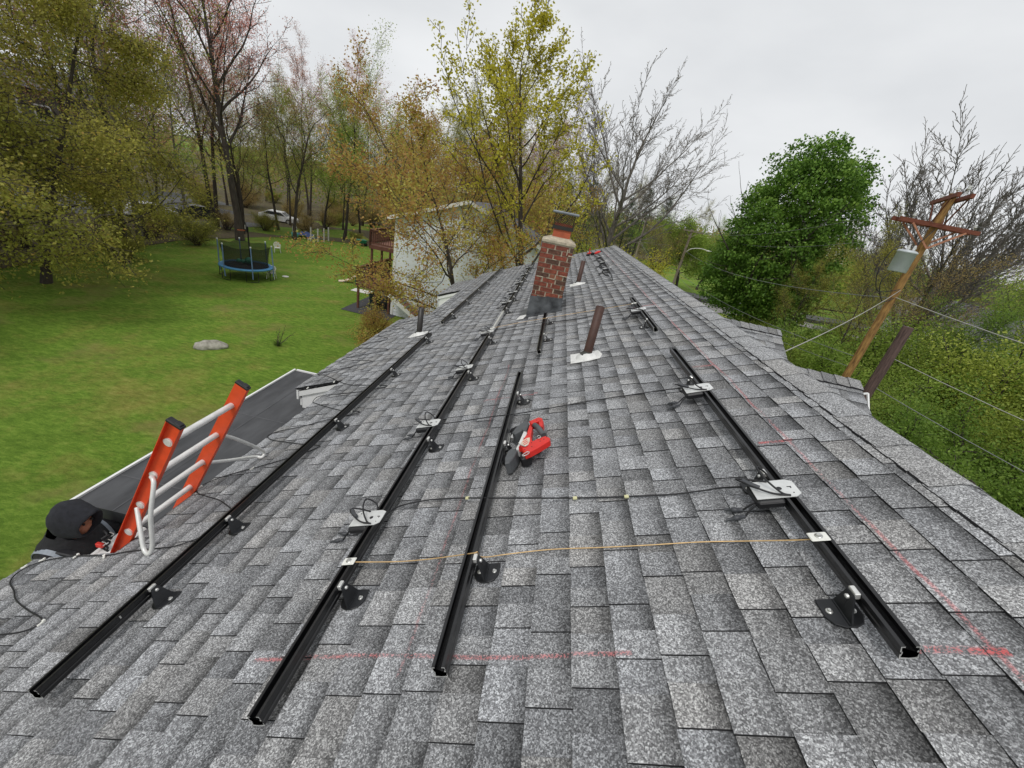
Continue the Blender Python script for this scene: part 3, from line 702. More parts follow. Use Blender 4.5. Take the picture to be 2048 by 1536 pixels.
    for i in range(4):
        a, b_ = A[i], A[(i + 1) % 4]
        for j in range(n_):
            p = [a[0] + (b_[0] - a[0]) * t for t in (j / n_, (j + 1) / n_)]; q_ = [a[1] + (b_[1] - a[1]) * t for t in (j / n_, (j + 1) / n_)]
            top = [6.93 + .06 * (pp - x0) / .47 + r.uniform(-.008, .008) for pp in p]
            l.face([(p[0], q_[0], rz(p[0]) - .02), (p[1], q_[1], rz(p[1]) - .02), (p[1], q_[1], top[1]), (p[0], q_[0], top[0])], smooth=True)
            l.face([(p[0], q_[0], top[0]), (p[1], q_[1], top[1]), (p[1] * .97 + cx * .03, q_[1] * .97 + cy * .03, top[1]), (p[0] * .97 + cx * .03, q_[0] * .97 + cy * .03, top[0])])
    l.prism([(-.30, -.36), (.30, -.36), (.30, -.215), (-.30, -.215)], .012, .016, M=RM(-1.875 / math.cos(S) + U0, 6.27))
    l.prism([(-.36, -.26), (-.24, -.26), (-.24, .30), (-.36, .30)], .012, .0165, M=RM(-1.875 / math.cos(S) + U0, 6.27))
    l.build('flashing', 'lead', T, world=TM)
    p = MB(); p.prism([(-.40, -.42), (-.29, -.44), (-.25, -.20), (-.36, -.20)], .018, .021, M=RM(-1.875 / math.cos(S) + U0, 6.27)); p.build('flashing_patch', 'flash_white', T, world=TM)
chimney()

def vent(px, py, h, rad, m_, label, sc_=1.0):
    u, y = ruv(px, py); M = RM(u, y); B = M.translation.copy(); TM = Matrix.Translation(B)
    T = thing('vent_pipe', label, 'vent pipe', M=TM, group='vent pipes on the roof')
    p = MB(); p.lathe([(rad, -.05), (rad, h), (rad - .006, h), (rad - .006, h - .10)], c=B, n=24); p.face([B + Vector((math.cos(a * .2618) * (rad - .006), math.sin(a * .2618) * (rad - .006), h - .10)) for a in range(24)]); p.build('pipe', m_, T, world=TM)
    c = MB(); c.lathe([(rad + .045, .0), (rad + .036, .02), (rad + .012, .055), (rad + .002, .07)], n=24, M=M @ Matrix.Shear('XZ', 4, (0, 0)) ); 
    c2 = MB(); c2.lathe([(rad + .03, .035), (rad + .02, .045), (rad + .003, .06), (rad + .001, .075)], c=B, n=24); c2.build('collar', 'rubber', T, world=TM)
    f = MB(); n_ = 20; poly = [(-.15, -.13), (.02, -.13)] + [(.02 + .0 + .0, -.13)][:0] + [(.13, -.10), (.16, 0), (.13, .13), (-.15, .13)]
    f.prism(poly, .0125, .0155, M=M)
    f.lathe([(rad + .06, .014), (rad + .05, .03), (rad + .02, .05), (rad + .004, .06)], n=24, M=M)
    f.build('flashing', 'flash_white', T, world=TM)
vent(1172, 716, .52, .042, 'pipe_brown', 'brown vent pipe nearest the camera, right of the chimney')
vent(1155, 570, .46, .042, 'pipe_brown', 'brown vent pipe farthest up the roof, just right behind the chimney')
vent(838, 670, .47, .045, 'pipe_black', 'dark vent pipe beside the long rail near the lawn eave')

# ================================================================== RAILS AND ROOF HARDWARE
RW, RH, RB = 0.046, 0.050, 0.050      # rail width, height, clearance above the shingles
def rail(u, y0, y1, label, splice=()):
    M = RM(u, y0); T = thing('mounting_rail', label, 'rail', M=M, group='black mounting rails on the roof')
    L = y1 - y0; w_, h = RW / 2, RH; t = .0028
    # open channel section with lips and side grooves, drawn as an outline
    sec = [(-w_, 0), (w_ * .7, 0), (w_ * .7 + .003, 0), (w_, .005), (w_, .018), (w_ - .004, .021), (w_ - .004, .026), (w_, .029), (w_, h), (w_ - .011, h), (w_ - .011, h - .004), (w_ - t, h - .004),
           (w_ - t - .004, .024), (w_ - t, .007), (0, .004), (-w_ + t, .007), (-w_ + t + .004, .024), (-w_ + t, h - .004), (-w_ + .011, h - .004), (-w_ + .011, h), (-w_, h), (-w_, .029), (-w_ + .004, .026), (-w_ + .004, .021), (-w_, .018), (-w_, .005)]
    m = MB(); n = len(sec); vs = []
    for yy in (0, L): vs += [(x, yy, z + RB) for x, z in sec]
    m.idx(vs, [(i, i + n, (i + 1) % n + n, (i + 1) % n) for i in range(n)])
    m.build('channel', 'black_alu', T)
    for yy, s_ in ((0, 1), (L, -1)):
        e = MB(); bm = bmesh.new(); bvs = [bm.verts.new((x, yy - s_ * .0008, z + RB)) for x, z in sec]; f = bm.faces.new(bvs); bmesh.ops.triangulate(bm, faces=[f])
        bm.verts.index_update(); e.idx([v.co.copy() for v in bm.verts], [[v.index for v in ff.verts] for ff in bm.faces]); bm.free()
        e.build('cut_end', 'cut_alu', T)
    if splice:
        s_ = MB()
        for yy in splice: s_.box((w_ + .0006, yy - y0, RB + .038), (.001, .006, .014), mi=0); 
        s_.build('splice_bolt', 'steel', T)
    return T
rail(-2.30, 0.705, 5.74, 'longest near black rail, nearest the ladder and the lawn eave', (1.02,))
rail(-2.31, 6.42, 13.72, 'far black rail on the lawn side, starting beyond the dark vent pipe')
rail(-1.21, 0.63, 5.10, 'near black rail second from the lawn, carrying the nearest white inverters')
rail(-1.21, 6.30, 13.6, 'far black rail left of the chimney carrying a row of inverters')
rail(-0.62, 0.775, 3.40, 'near black rail in the middle of the roof with the red saw beside it')
rail(-0.48, 3.95, 5.64, 'short black rail ending against the foot of the chimney')
rail(0.727, 0.815, 3.40, 'near black rail on the right close to the ridge, with two white inverters')
rail(0.715, 4.03, 5.64, 'short black rail near the ridge beyond the brown vent pipe')
m = MB(); M = RM(-1.21, 0)
m.box((0, 5.7, RB + .028), (.030, 1.3, .035), M=None); T = m.build('splice_bar', 'cut_alu', None); T.matrix_world = M
tag(T, 'bare shiny splice bar bridging two black rails left of the chimney', 'splice bar')

def foot_proto():
    T = thing('roof_mount', 'x', 'roof mount', M=Matrix.Identity(4), group='black rail feet bolted to the shingles')
    b = MB(); poly = [(-.052, .045), (.052, .045), (.055, .03), (.055, -.015), (.040, -.042), (.015, -.054), (-.015, -.054), (-.040, -.042), (-.055, -.015), (-.055, .03)]
    b.prism(poly, .011, .0155, bev=.002); bp = b.build('base_plate', 'black_plate', T)
    for sx in (-.032, .034):
        k = MB(); k.lathe([(.0, .0195), (.009, .0195), (.0105, .0175), (.0105, .0155)], c=(sx, 0, 0), n=14); k.lathe([(0, .0255), (.0045, .0255), (.006, .0235), (.006, .0195)], c=(sx, 0, 0), n=6, smooth=False); k.build('bolt', 'steel', T)
    u_ = MB(); Mx = Matrix(((0, -.28, 1, 0.004), (1, 0, 0, 0), (0, 1, 0, 0), (0, 0, 0, 1)))
    u_.prism([(-.052, .0155), (.042, .0155), (.040, .022), (.019, .094), (-.012, .094), (-.050, .022)], -.0025, .0025, M=Mx)
    u_.prism([(-.050, .0155), (.040, .0155), (.040, .0195), (-.050, .0195)], -.006, .006, M=Mx)
    u_.build('upright', 'black_plate', T)
    s_ = MB(); s_.prism([(-.001, .045), (.006, .045), (.006, .084), (-.001, .084)], -.0032, .0032, M=Mx); s_.build('slot', 'black_plastic', T)
    c = MB(); c.bbox((-.032, .003, .093), (.016, .034, .022), .002); c.lathe([(0, .008), (.0065, .008), (.0075, .006), (.0075, .0)], n=8, M=Matrix.Translation((-.016, .003, .078)) @ Matrix.Rotation(math.pi / 2, 4, 'Y')); c.build('clamp', 'cut_alu', T)
    return T
proto = foot_proto(); first = [True]
def foot(u, y, side, label):
    M = RM(u + side * (RW / 2 + .040), y) @ (Matrix.Rotation(math.pi, 4, 'Z') if side < 0 else Matrix.Identity(4))
    if side < 0: M = RM(u + side * (RW / 2 + .040), y) @ Matrix.Diagonal((-1, 1, 1, 1))
    if first[0]: first[0] = False; proto.matrix_world = M; proto['label'] = label; return proto
    return dup(proto, M, label)
ordn = ['nearest the camera', 'second from the camera', 'third from the camera', 'fourth from the camera', 'fifth from the camera', 'sixth from the camera', 'seventh from the camera', 'eighth from the camera']
for i, y in enumerate([1.17, 1.66, 2.91, 4.16, 5.45]): foot(-2.30, y, 1, 'black foot under the near lawn-side rail, ' + ordn[i])
for i, y in enumerate([6.95, 8.15, 9.4, 10.6, 11.8, 13.0]): foot(-2.30, y, 1, 'black foot under the far lawn-side rail, ' + ordn[i])
for i, y in enumerate([1.12, 2.33, 3.62, 4.82]): foot(-1.21, y, 1, 'black foot under the second rail with inverters, ' + ordn[i])
for i, y in enumerate([6.5, 7.5, 8.6, 9.8, 11.0, 12.2]): foot(-1.21, y, 1, 'black foot under the far inverter rail left of the chimney, ' + ordn[i])
for i, y in enumerate([1.22, 2.14, 2.90]): foot(-.62, y, 1, 'black foot under the middle rail with the red saw, ' + ordn[i])
for i, y in enumerate([4.52, 5.30]): foot(-.48, y, 1, 'black foot under the short rail in front of the chimney, ' + ordn[i])
for i, y in enumerate([0.985, 1.60, 2.72]): foot(.727, y, -1, 'black foot under the near rail beside the ridge, ' + ordn[i])
foot(.727, 4.38, -1, 'black foot under the short far rail beside the ridge')

def inv_proto():
    T = thing('microinverter', 'x', 'inverter', M=Matrix.Identity(4), group='white inverters clipped to the rails')
    p = MB(); z = RB + RH
    poly = [(-.125, .045), (-.110, .058), (.020, .058), (.045, .045), (.045, -.035), (.020, -.052), (-.128, -.052)]
    p.prism(poly, z + .001, z + .0035); pl = p.build('mounting_plate', 'inverter_plate', T)
    h = MB(); h.lathe([(0, z + .0045), (.010, z + .0045), (.010, z + .0035)], c=(-.022, .004, 0), n=14); h.box((.018, .010, z + .004), (.016, .004, .0012)); h.box((.022, .005, z + .004), (.004, .010, .0012)); h.lathe([(0, z + .0043), (.004, z + .0043), (.004, z + .0035)], c=(-.10, .04, 0), n=8); h.lathe([(0, z + .0043), (.003, z + .0043), (.003, z + .0035)], c=(.02, -.028, 0), n=8)
    h.build('plate_slot', 'black_plastic', pl)
    b = MB(); b.bbox((-.078, -.004, z - .0205), (.104, .122, .038), .006); b.bbox((-.078, -.067, z - .012), (.096, .006, .010), .002); b.build('housing', 'black_plastic', T)
    c = MB(); c.tube(smooth_path([(-.11, -.03, z - .02), (-.145, -.035, z - .035), (-.175, -.03, .035)]), .004, 6); c.tube(smooth_path([(-.11, -.04, z - .02), (-.15, -.052, z - .04), (-.18, -.065, .03)]), .004, 6)
    c.build('lead', 'cable_black', T)
    for (x, y, a, L) in ((-.175, -.028, 2.9, .07), (-.18, -.065, 3.25, .075)):
        k = MB(); d = Vector((math.cos(a), math.sin(a), -.06)); q = Vector((x, y, .032)); k.tube([q, q + d * L * .3, q + d * L * .32, q + d * L * .6, q + d * L * .62, q + d * L], [.007, .0085, .011, .011, .007, .006], 8); k.build('connector', 'grey_plastic', T)
    t = MB(); t.tube(smooth_path([(-.02, .06, z - .01), (-.035, .10, z + .015), (-.075, .09, z + .06), (-.07, .03, z + .045), (-.03, -.03, z + .012), (.0, -.045, z + .006)], 6), .0042, 7)
    t.tube(smooth_path([(.0, -.045, z + .006), (-.07, -.03, z + .014), (-.15, .03, z + .03), (-.165, .07, z + .02), (-.12, .075, z + .008), (-.05, .05, z + .006)], 6), .0042, 7); t.build('trunk_loop', 'cable_black', T)
    k = MB(); k.tube([(-.15, .045, z + .028), (-.13, .02, z + .026), (-.10, -.002, z + .021)], [.010, .011, .009], 8); k.build('plug', 'grey_plastic', T)
    return T
ip = inv_proto(); first_i = [True]
def inverter(u, y, label, rot=0.0):
    M = RM(u, y, 0, rot)
    if first_i[0]: first_i[0] = False; ip.matrix_world = M; ip['label'] = label; return
    dup(ip, M, label)
for i, y in enumerate([1.53, 2.56, 3.76, 5.10]): inverter(-1.21, y, 'white inverter on the near second rail left of the saw, ' + ordn[i], rnd.uniform(-.05, .05))
for i, y in enumerate([7.05, 8.0, 9.2, 10.5, 11.9]): inverter(-1.21, y, 'white inverter on the far rail left of the chimney, ' + ordn[i], rnd.uniform(-.08, .08))
inverter(.725, 1.475, 'white inverter on the right-hand rail nearest the camera'); inverter(.725, 2.53, 'white inverter on the right-hand rail beyond the nearest one', .03); inverter(.725, 4.85, 'white inverter on the short rail beside the ridge')
for i, (px, py) in enumerate([(1213, 541), (1206, 528), (1199, 517)]):
    u, y = ruv(px, py, .05); inverter(u + .06, y, 'small inverter lying loose near the far end of the ridge, ' + ordn[i], .2)

def cable(name, label, pts, r, mat_, cat, k=5, n=6, group=None):
    P = smooth_path(pts, k); o = P[0].copy(); TM = Matrix.Translation(o)
    m = MB(); m.tube(P, r, n); ob = m.build(name, mat_, None, world=TM); tag(ob, label, cat, group); return ob
def px(lst, off): return [RP(*ruv(x, y, off), off) for x, y in lst]
def pxo(lst): return [RP(*ruv(x, y, o), o) for x, y, o in lst]
top = RB + RH
c1 = pxo([(770, 1030, top), (800, 1012, .06), (850, 1001, .03), (900, 997, .03), (935, 996, .05), (985, 996, .102), (1060, 996, .07), (1150, 996, .025), (1253, 993, .022), (1340, 989, .022), (1400, 982, .03), (1440, 976, .05), (1482, 974, .09)])
cable('trunk_cable', 'black cable crossing the roof between the two nearest inverters', c1, .0042, 'cable_black', 'cable')
c2 = pxo([(880, 848, top), (920, 843, .05), (985, 833, .06), (1030, 828, .103), (1090, 818, .04), (1180, 802, .022), (1260, 790, .022), (1320, 781, .03), (1366, 776, .09)])
cable('trunk_cable', 'black cable crossing the roof behind the red saw', c2, .0042, 'cable_black', 'cable')
c3 = pxo([(985, 662, top), (1040, 652, .03), (1085, 645, .103), (1130, 641, .03), (1200, 630, .025), (1255, 622, .05), (1266, 620, .09)])
cable('trunk_cable', 'black cable crossing the roof just in front of the chimney', c3, .0042, 'cable_black', 'cable')
g1 = pxo([(700, 1124, top + .006), (740, 1124, .07), (800, 1123, .05), (860, 1118, .05), (920, 1110, .08), (948, 1106, top + .004), (955, 1104, top + .004), (958, 1112, .06), (975, 1114, .055), (1010, 1109, .03), (1100, 1099, .022), (1200, 1095, .02), (1300, 1090, .02), (1400, 1084, .022), (1500, 1082, .03), (1600, 1080, .07), (1634, 1077, top + .006)])
cable('ground_wire', 'bare copper wire crossing three rails nearest the camera', g1, .0026, 'copper_wire', 'wire')
g2 = pxo([(985, 656, top), (1040, 645, .05), (1088, 637, top + .004), (1130, 630, .03), (1190, 620, .03), (1240, 612, .05), (1268, 607, top + .004)])
cable('ground_wire', 'bare copper wire stretched in front of the chimney foot', g2, .003, 'copper_wire', 'wire')
def lug(u, y, label):
    T = thing('ground_lug', label, 'clamp', M=RM(u, y), group='pale clamps on the rails')
    m = MB(); m.bbox((0, 0, top + .004), (.062, .040, .007), .003); m.build('plate', 'clip_white', T)
    m = MB(); m.lathe([(0, top + .017), (.007, .017 + top), (.008, top + .008)], n=6, smooth=False); m.lathe([(.0, top + .009), (.013, top + .009), (.013, top + .007)], n=12); m.build('bolt', 'steel', T)
lug(*ruv(699, 1124, top), 'pale square clamp on the second rail at the end of the copper wire'); lug(*ruv(1637, 1075, top), 'pale square clamp on the right-hand rail at the end of the copper wire')
lug(*ruv(1268, 607, top), 'pale square clamp on the short rail beside the ridge'); lug(*ruv(985, 657, top), 'pale square clamp at the rail joint left of the chimney')
tl = [(c1, .33, 'left of the middle rail'), (c1, .66, 'just right of the middle rail'), (c1, .78, 'nearer the right-hand inverter')]
for nm, x, y, lb in [(0, 935, 996, 'pale tape tag on the nearest black cable, left of the middle rail'), (0, 1153, 996, 'pale tape tag on the nearest black cable, just right of the middle rail'), (0, 1253, 993, 'pale tape tag on the nearest black cable, nearer the right-hand inverter')]:
    P = min(smooth_path(c1, 8), key=lambda q: (q - CAM).normalized().cross(ray(x, y).normalized()).length)
    m = MB(); m.bbox((0, 0, 0), (.022, .017, .011), .002); o = m.build('tape_tag', 'tape', None); M = RM(0, 0); M.translation = P; o.matrix_world = M; tag(o, lb, 'tape tag', 'tape tags on the nearest cable')

# heating cable zigzagging along the lawn eave, with its clips
hp = [(-10, 1270), (30, 1266), (60, 1258), (80, 1247), (82, 1236), (55, 1220), (32, 1200), (28, 1182), (20, 1165), (30, 1150), (50, 1136), (75, 1126), (100, 1119), (150, 1112), (210, 1111), (250, 1104), (300, 1098), (350, 1092), (404, 1074), (440, 1062)]
hc = [RP(*ruv(x, y, .016), .016) for x, y in hp]
cable('heating_cable', 'black heating cable curling over the lawn eave in the near left corner', hc, .0038, 'cable_black', 'cable')
hp = [(463, 1018), (440, 1001), (415, 993), (395, 986), (394, 977), (404, 970), (450, 952), (504, 937), (536, 928), (586, 913), (640, 893), (610, 889), (570, 884), (542, 879), (536, 871), (560, 862), (600, 854), (637, 844), (670, 836), (720, 824), (685, 821), (655, 814), (630, 806), (626, 803), (640, 792), (695, 786), (728, 782), (775, 772), (742, 770), (705, 770), (680, 764), (664, 756), (648, 750), (637, 748), (690, 736), (735, 726), (744, 722), (735, 721), (700, 720), (684, 718), (720, 710), (765, 703), (775, 698), (760, 697), (720, 696), (722, 690), (750, 684), (775, 678), (768, 674), (755, 671), (775, 662), (807, 656), (795, 653), (784, 653), (800, 646), (830, 640)]
hc2 = [RP(*ruv(x, y, .016), .016) for x, y in hp]
cable('heating_cable', 'black heating cable laid in zigzags along the eave behind the ladder', hc2, .0038, 'cable_black', 'cable', k=4)
hc3 = [RP(*ruv(x, y, .016), .016) for x, y in [(855, 655), (900, 640), (905, 636), (880, 632), (868, 626), (900, 617), (930, 606), (915, 603), (905, 600), (925, 592), (945, 583), (930, 580)]]
cable('heating_cable', 'black heating cable zigzag near the far bay of the eave', hc3, .0036, 'cable_black', 'cable', k=4)
for i, (x, y, lb) in enumerate([(82, 1246, 'white cable clip on the shingles in the near left corner'), (48, 1134, 'white cable clip at the eave left of the worker'), (84, 1120, 'white cable clip at the eave just below the worker shoulder'), (152, 1112, 'white cable clip at the eave below the worker chest'), (208, 1113, 'white cable clip at the eave left of the ladder arm'), (504, 937, 'white cable clip beside the far ladder arm'), (400, 974, 'white cable clip below the far ladder arm'), (703, 824, 'white cable clip beside the lawn-side rail, middle'), (757, 772, 'white cable clip beside the lawn-side rail, farther'), (668, 764, 'white cable clip on the corner of the small white bay'), (615, 776, 'white cable clip on the edge of the small white bay')]):
    m = MB(); m.bbox((0, 0, .006), (.012, .034, .010), .002); m.bbox((.0, .012, .012), (.016, .012, .008), .002); o = m.build('cable_clip', 'clip_white', None); o.matrix_world = RM(*ruv(x, y, .016), .008, rnd.uniform(-1.2, 1.2)); tag(o, lb, 'cable clip', 'white clips on the heating cable')
# loops of cable between the loose far inverters
for i, pl in enumerate([[(1225, 560), (1222, 548), (1212, 540), (1204, 543), (1210, 549), (1218, 551)], [(1217, 545), (1214, 533), (1206, 528), (1198, 532), (1203, 537)], [(1210, 531), (1208, 521), (1200, 517), (1192, 520)], [(1225, 560), (1222, 548), (1216, 538), (1210, 526), (1202, 514)]]):
    cable('cable_loop', ['loop of black cable at the nearest loose inverter by the far ridge', 'loop of black cable at the middle loose inverter by the far ridge', 'loop of black cable at the farthest loose inverter by the far ridge', 'black cable joining the loose inverters by the far ridge'][i], [RP(*ruv(x, y, .02), .02) for x, y in pl], .009, 'cable_black', 'cable', k=4)

# ------------------------------------------------------------------ cordless band saw lying beside the middle rail
def saw():
    U, Y = ruv(1050, 885, .06); M = RM(U, Y); Mi = M.inverted()
    T = thing('band_saw', 'red cordless band saw with black wheel guards lying against the middle rail', 'power saw', M=M)
    def Z(x, y, o): u, yy = ruv(980 + x / 14.63, 820 + y / 14.63, o); return (u - U, yy - Y)
    def pr(pts, z0, z1, nm, mt, par=T, bev=.006):
        m = MB(); m.prism([Z(x, y, z1) for x, y in pts][::-1], z0, z1, bev=bev); return m.build(nm, mt, par)
    pr([(830, 1060), (1010, 1090), (1030, 1260), (920, 1130), (840, 1200), (810, 1150)], .03, .07, 'lower_body', 'saw_red')
    pr([(940, 880), (1060, 700), (1160, 400), (1240, 500), (1190, 740), (1230, 910), (1290, 905), (1420, 830), (1660, 750), (1750, 800), (1740, 880), (1450, 1060), (1160, 1215), (1020, 1270), (920, 1130), (1130, 1080), (830, 1060), (900, 960)], .085, .125, 'body', 'saw_red')
    pr([(1140, 320), (1420, 200), (1520, 220), (1560, 330), (1540, 480), (1450, 470), (1430, 330), (1180, 420)], .07, .115, 'front_grip', 'saw_red')
    m = MB(); a = Z(1290, 420, .10); b = Z(1560, 720, .10); a2 = Z(1400, 520, .11)
    m.tube(smooth_path([(*a, .095), (*a2, .11), (*b, .095)], 5), [.019] * 11, 12); m.build('handle', 'saw_grey', T)
    pr([(820, 1010), (1000, 590), (1130, 640), (900, 1000), (830, 1150), (760, 1130)], .058, .112, 'frame_arm', 'alu_dull')
    pr([(900, 380), (1060, 290), (1140, 380), (1040, 640), (940, 580), (720, 700), (640, 640), (740, 520)], .04, .115, 'blade_guard', 'saw_grey')
    pr([(640, 1100), (800, 1170), (730, 1330), (560, 1536), (430, 1560), (430, 1400), (520, 1200)], .03, .105, 'blade_guard', 'saw_grey')
    for (x, y) in ((800, 560), (590, 1340)):
        m = MB(); c = Z(x, y, .06); m.lathe([(.0, .055), (.052, .055), (.058, .048), (.058, .028), (.0, .028)], c=(c[0], c[1], 0), n=28); m.build('wheel', 'black_plastic', T)
    m = MB()
    for q0, q1 in (((560, 700), (480, 1150)), ((600, 690), (520, 1150))):
        p0, p1 = Z(*q0, .05), Z(*q1, .05); m.bar((*p0, .05), (*p1, .05), .006, .012)
    m.build('blade', 'steel', T)
    pr([(590, 800), (660, 680), (680, 780), (760, 850)], .045, .062, 'shoe', 'steel', bev=.001)
    m = MB(); pts = [Z(x, y, .128) for x, y in [(900, 960), (950, 890), (1090, 810), (1160, 800), (1165, 900), (1110, 1020), (1010, 1070), (890, 1010)]]
    m.prism(pts[::-1], .1255, .127); lb = m.build('label', 'label_pale', T)
    m = MB()
    for k in range(3):
        a, b = Z(950 + 20 * k, 930 + 40 * k, .13), Z(1080 + 15 * k, 850 + 45 * k, .13); m.bar((*a, .1275), (*b, .1275), .006, .0008)
    m.build('label_stripe', 'saw_red', lb)
    for nm, pts in (('hang_hook', [(1370, 800), (1420, 750), (1480, 780), (1470, 820), (1400, 830)]), ('hang_hook', [(940, 1330), (1080, 1230), (1150, 1240), (1100, 1300), (980, 1350), (945, 1335)]), ('hang_hook', [(830, 960), (870, 1010), (1020, 1060), (1110, 1020)])):
        m = MB(); m.tube(smooth_path([(*Z(x, y, .13), .131) for x, y in pts], 4), .0028, 6); m.build(nm, 'steel', T)
    m = MB(); c = Z(1060, 1420, .05); m.bbox((c[0], c[1], .045), (.062, .075, .07), .012); c2 = Z(1180, 1200, .03); m.bbox((c2[0], c2[1], .03), (.14, .05, .035), .008); m.build('battery', 'black_plastic', T)
    m = MB()
    for x, y in [(1080, 655), (1095, 720), (990, 815), (1210, 950), (1220, 1065), (1015, 1158), (1465, 905), (880, 1060), (1575, 845), (1655, 775), (1360, 250), (1460, 275)]:
        c = Z(x, y, .127); m.lathe([(0, .1262), (.0035, .1262), (.0035, .124)], c=(c[0], c[1], 0 if x != 1360 and x != 1460 else -.01), n=8)
    m.build('screw', 'black_plastic', T)
saw()
# red and black tool standing by the far gable
u, y = ruv(1195, 506, .05)
T = thing('drill', 'small red and black drill lying at the far end of the roof', 'drill', M=RM(u, y, 0, .5))
m = MB(); m.tube([(-.09, 0, .06), (-.02, 0, .065), (.06, 0, .07), (.10, 0, .07)], [.028, .036, .034, .018], 10); m.build('body', 'saw_red', T)
m = MB(); m.tube([(.10, 0, .07), (.16, 0, .072)], [.02, .012], 10); m.build('chuck', 'black_plastic', T)
m = MB(); m.bar((-.02, .01, .06), (-.07, .12, .05), .035, .04); m.bbox((-.08, .15, .045), (.09, .06, .07), .008); m.build('grip', 'black_plastic', T)
T = thing('drill', 'second red tool with an upright spike, left of the drill on the roof', 'drill', M=RM(u - .22, y + .25, 0, -.6))
m = MB(); m.tube([(-.06, 0, .05), (.02, 0, .06), (.08, 0, .06)], [.03, .036, .02], 10); m.tube([(0, 0, .06), (.02, .02, .16), (.05, .03, .22)], [.02, .014, .004], 8); m.build('body', 'red_paint', T)
m = MB(); m.bbox((0, -.09, .035), (.09, .07, .05), .008); m.build('battery', 'black_plastic', T)

# ------------------------------------------------------------------ ladder
def ladder():
    b0 = Vector((-4.275, 1.66, 5.64)); top_ = Vector((-3.70, 1.66, 6.75)); d = (top_ - b0).normalized(); W_ = .46
    foot_ = b0 - d * ((b0.z - 0) / d.z)
    TM = Matrix.Translation(foot_ + Vector((0, W_ / 2, 0)))
    T = thing('extension_ladder', 'orange fibreglass ladder with aluminium rungs leaning on the lawn eave beside the worker', 'ladder', M=TM)
    nrm = Vector((d.z, 0, -d.x)).normalized()          # towards the roof
    for i, y in enumerate((1.66, 1.66 + W_)):
        m = MB(); wv = .085; th = .004; p0 = Vector((foot_.x, y, 0)); p1 = Vector((top_.x, y, top_.z)) + d * (0.0 if i == 0 else .02)
        s_ = 1 if i == 0 else -1
        m.bar(p0, p1, th * 1.2, wv, up=tuple(nrm))
        for q in (-1, 1):
            o = nrm * q * (wv / 2 - .002) + Vector((0, -s_ * .014, 0)); m.bar(p0 + o, p1 + o, .028, .004, up=tuple(nrm))
        m.build('stile', 'ladder_orange', T, world=TM)
        m = MB(); 
        Mc = Matrix(((nrm.x, 0, d.x, p1.x), (nrm.y, 1, d.y, p1.y), (nrm.z, 0, d.z, p1.z), (0, 0, 0, 1)))
        m.bbox((0, -s_ * .012, .002), (wv + .006, .036, .018), .003, M=Mc); m.bbox((.018, -s_ * .012, .014), (.035, .032, .010), .003, M=Mc); m.build('end_cap', 'black_plastic', T, world=TM)
    for k in range(-17, 4):
        p = top_ - d * (.165 + .305 * 0) - d * (.305 * (3 - k)) + d * 0
        if p.z < .2: continue
        m = MB(); m.tube([p + Vector((0, -.012, 0)), p + Vector((0, W_ + .012, 0))], .0195, 12)
        for yy in (-.004, W_ + .004): m.tube([p + Vector((0, yy - .006, 0)), p + Vector((0, yy + .006, 0))], .027, 14)
        m.build('rung', 'alu_dull', T, world=TM)
    # stand-off arms: bent tubes resting on the shingles
    r1 = top_ - d * (.165 + .305 * 1) ; r2 = top_ - d * (.165 + .305 * 2)
    L = RP(*ruv(298, 1108, .02), .022); 
    m = MB(); m.tube(smooth_path([r1 + Vector((0, -.02, 0)), r1 + Vector((.04, -.05, -.02)), r1 * .5 + L * .5 + Vector((.03, -.03, .03)), r1 * .12 + L * .88 + Vector((.02, .0, .01)), L, L * .88 + r2 * .12 + Vector((-.03, .0, -.02)), r2 * .55 + L * .45 + Vector((-.0, -.03, -.02)), r2 + Vector((0, -.03, 0))], 6), .0125, 10); 
    m.build('standoff_arm', 'alu_dull', T, world=TM)
    Rr = RP(*ruv(524, 915, .02), .022); r1 = r1 + Vector((0, W_, 0)); r2 = r2 + Vector((0, W_, 0))
    m = MB(); m.tube(smooth_path([r1 + Vector((0, .0, 0)), r1 * .75 + Rr * .25 + Vector((0, .03, .01)), r1 * .2 + Rr * .8 + Vector((0, .03, .04)), Rr + Vector((.0, .03, .03)), Rr, Rr + Vector((-.05, -.03, .012)), r2 * .6 + Rr * .4 + Vector((0, -.01, .0)), r2 + Vector((0, -.02, 0))], 6), .0125, 10)
    m.build('standoff_arm', 'alu_dull', T, world=TM)
    m = MB(); m.tube([r2 + Vector((0, -W_, 0)) - d * .40 + nrm * .05, r2 - d * .40 + nrm * .05], .0125, 10); m.build('standoff_bar', 'alu_dull', T, world=TM)
ladder()

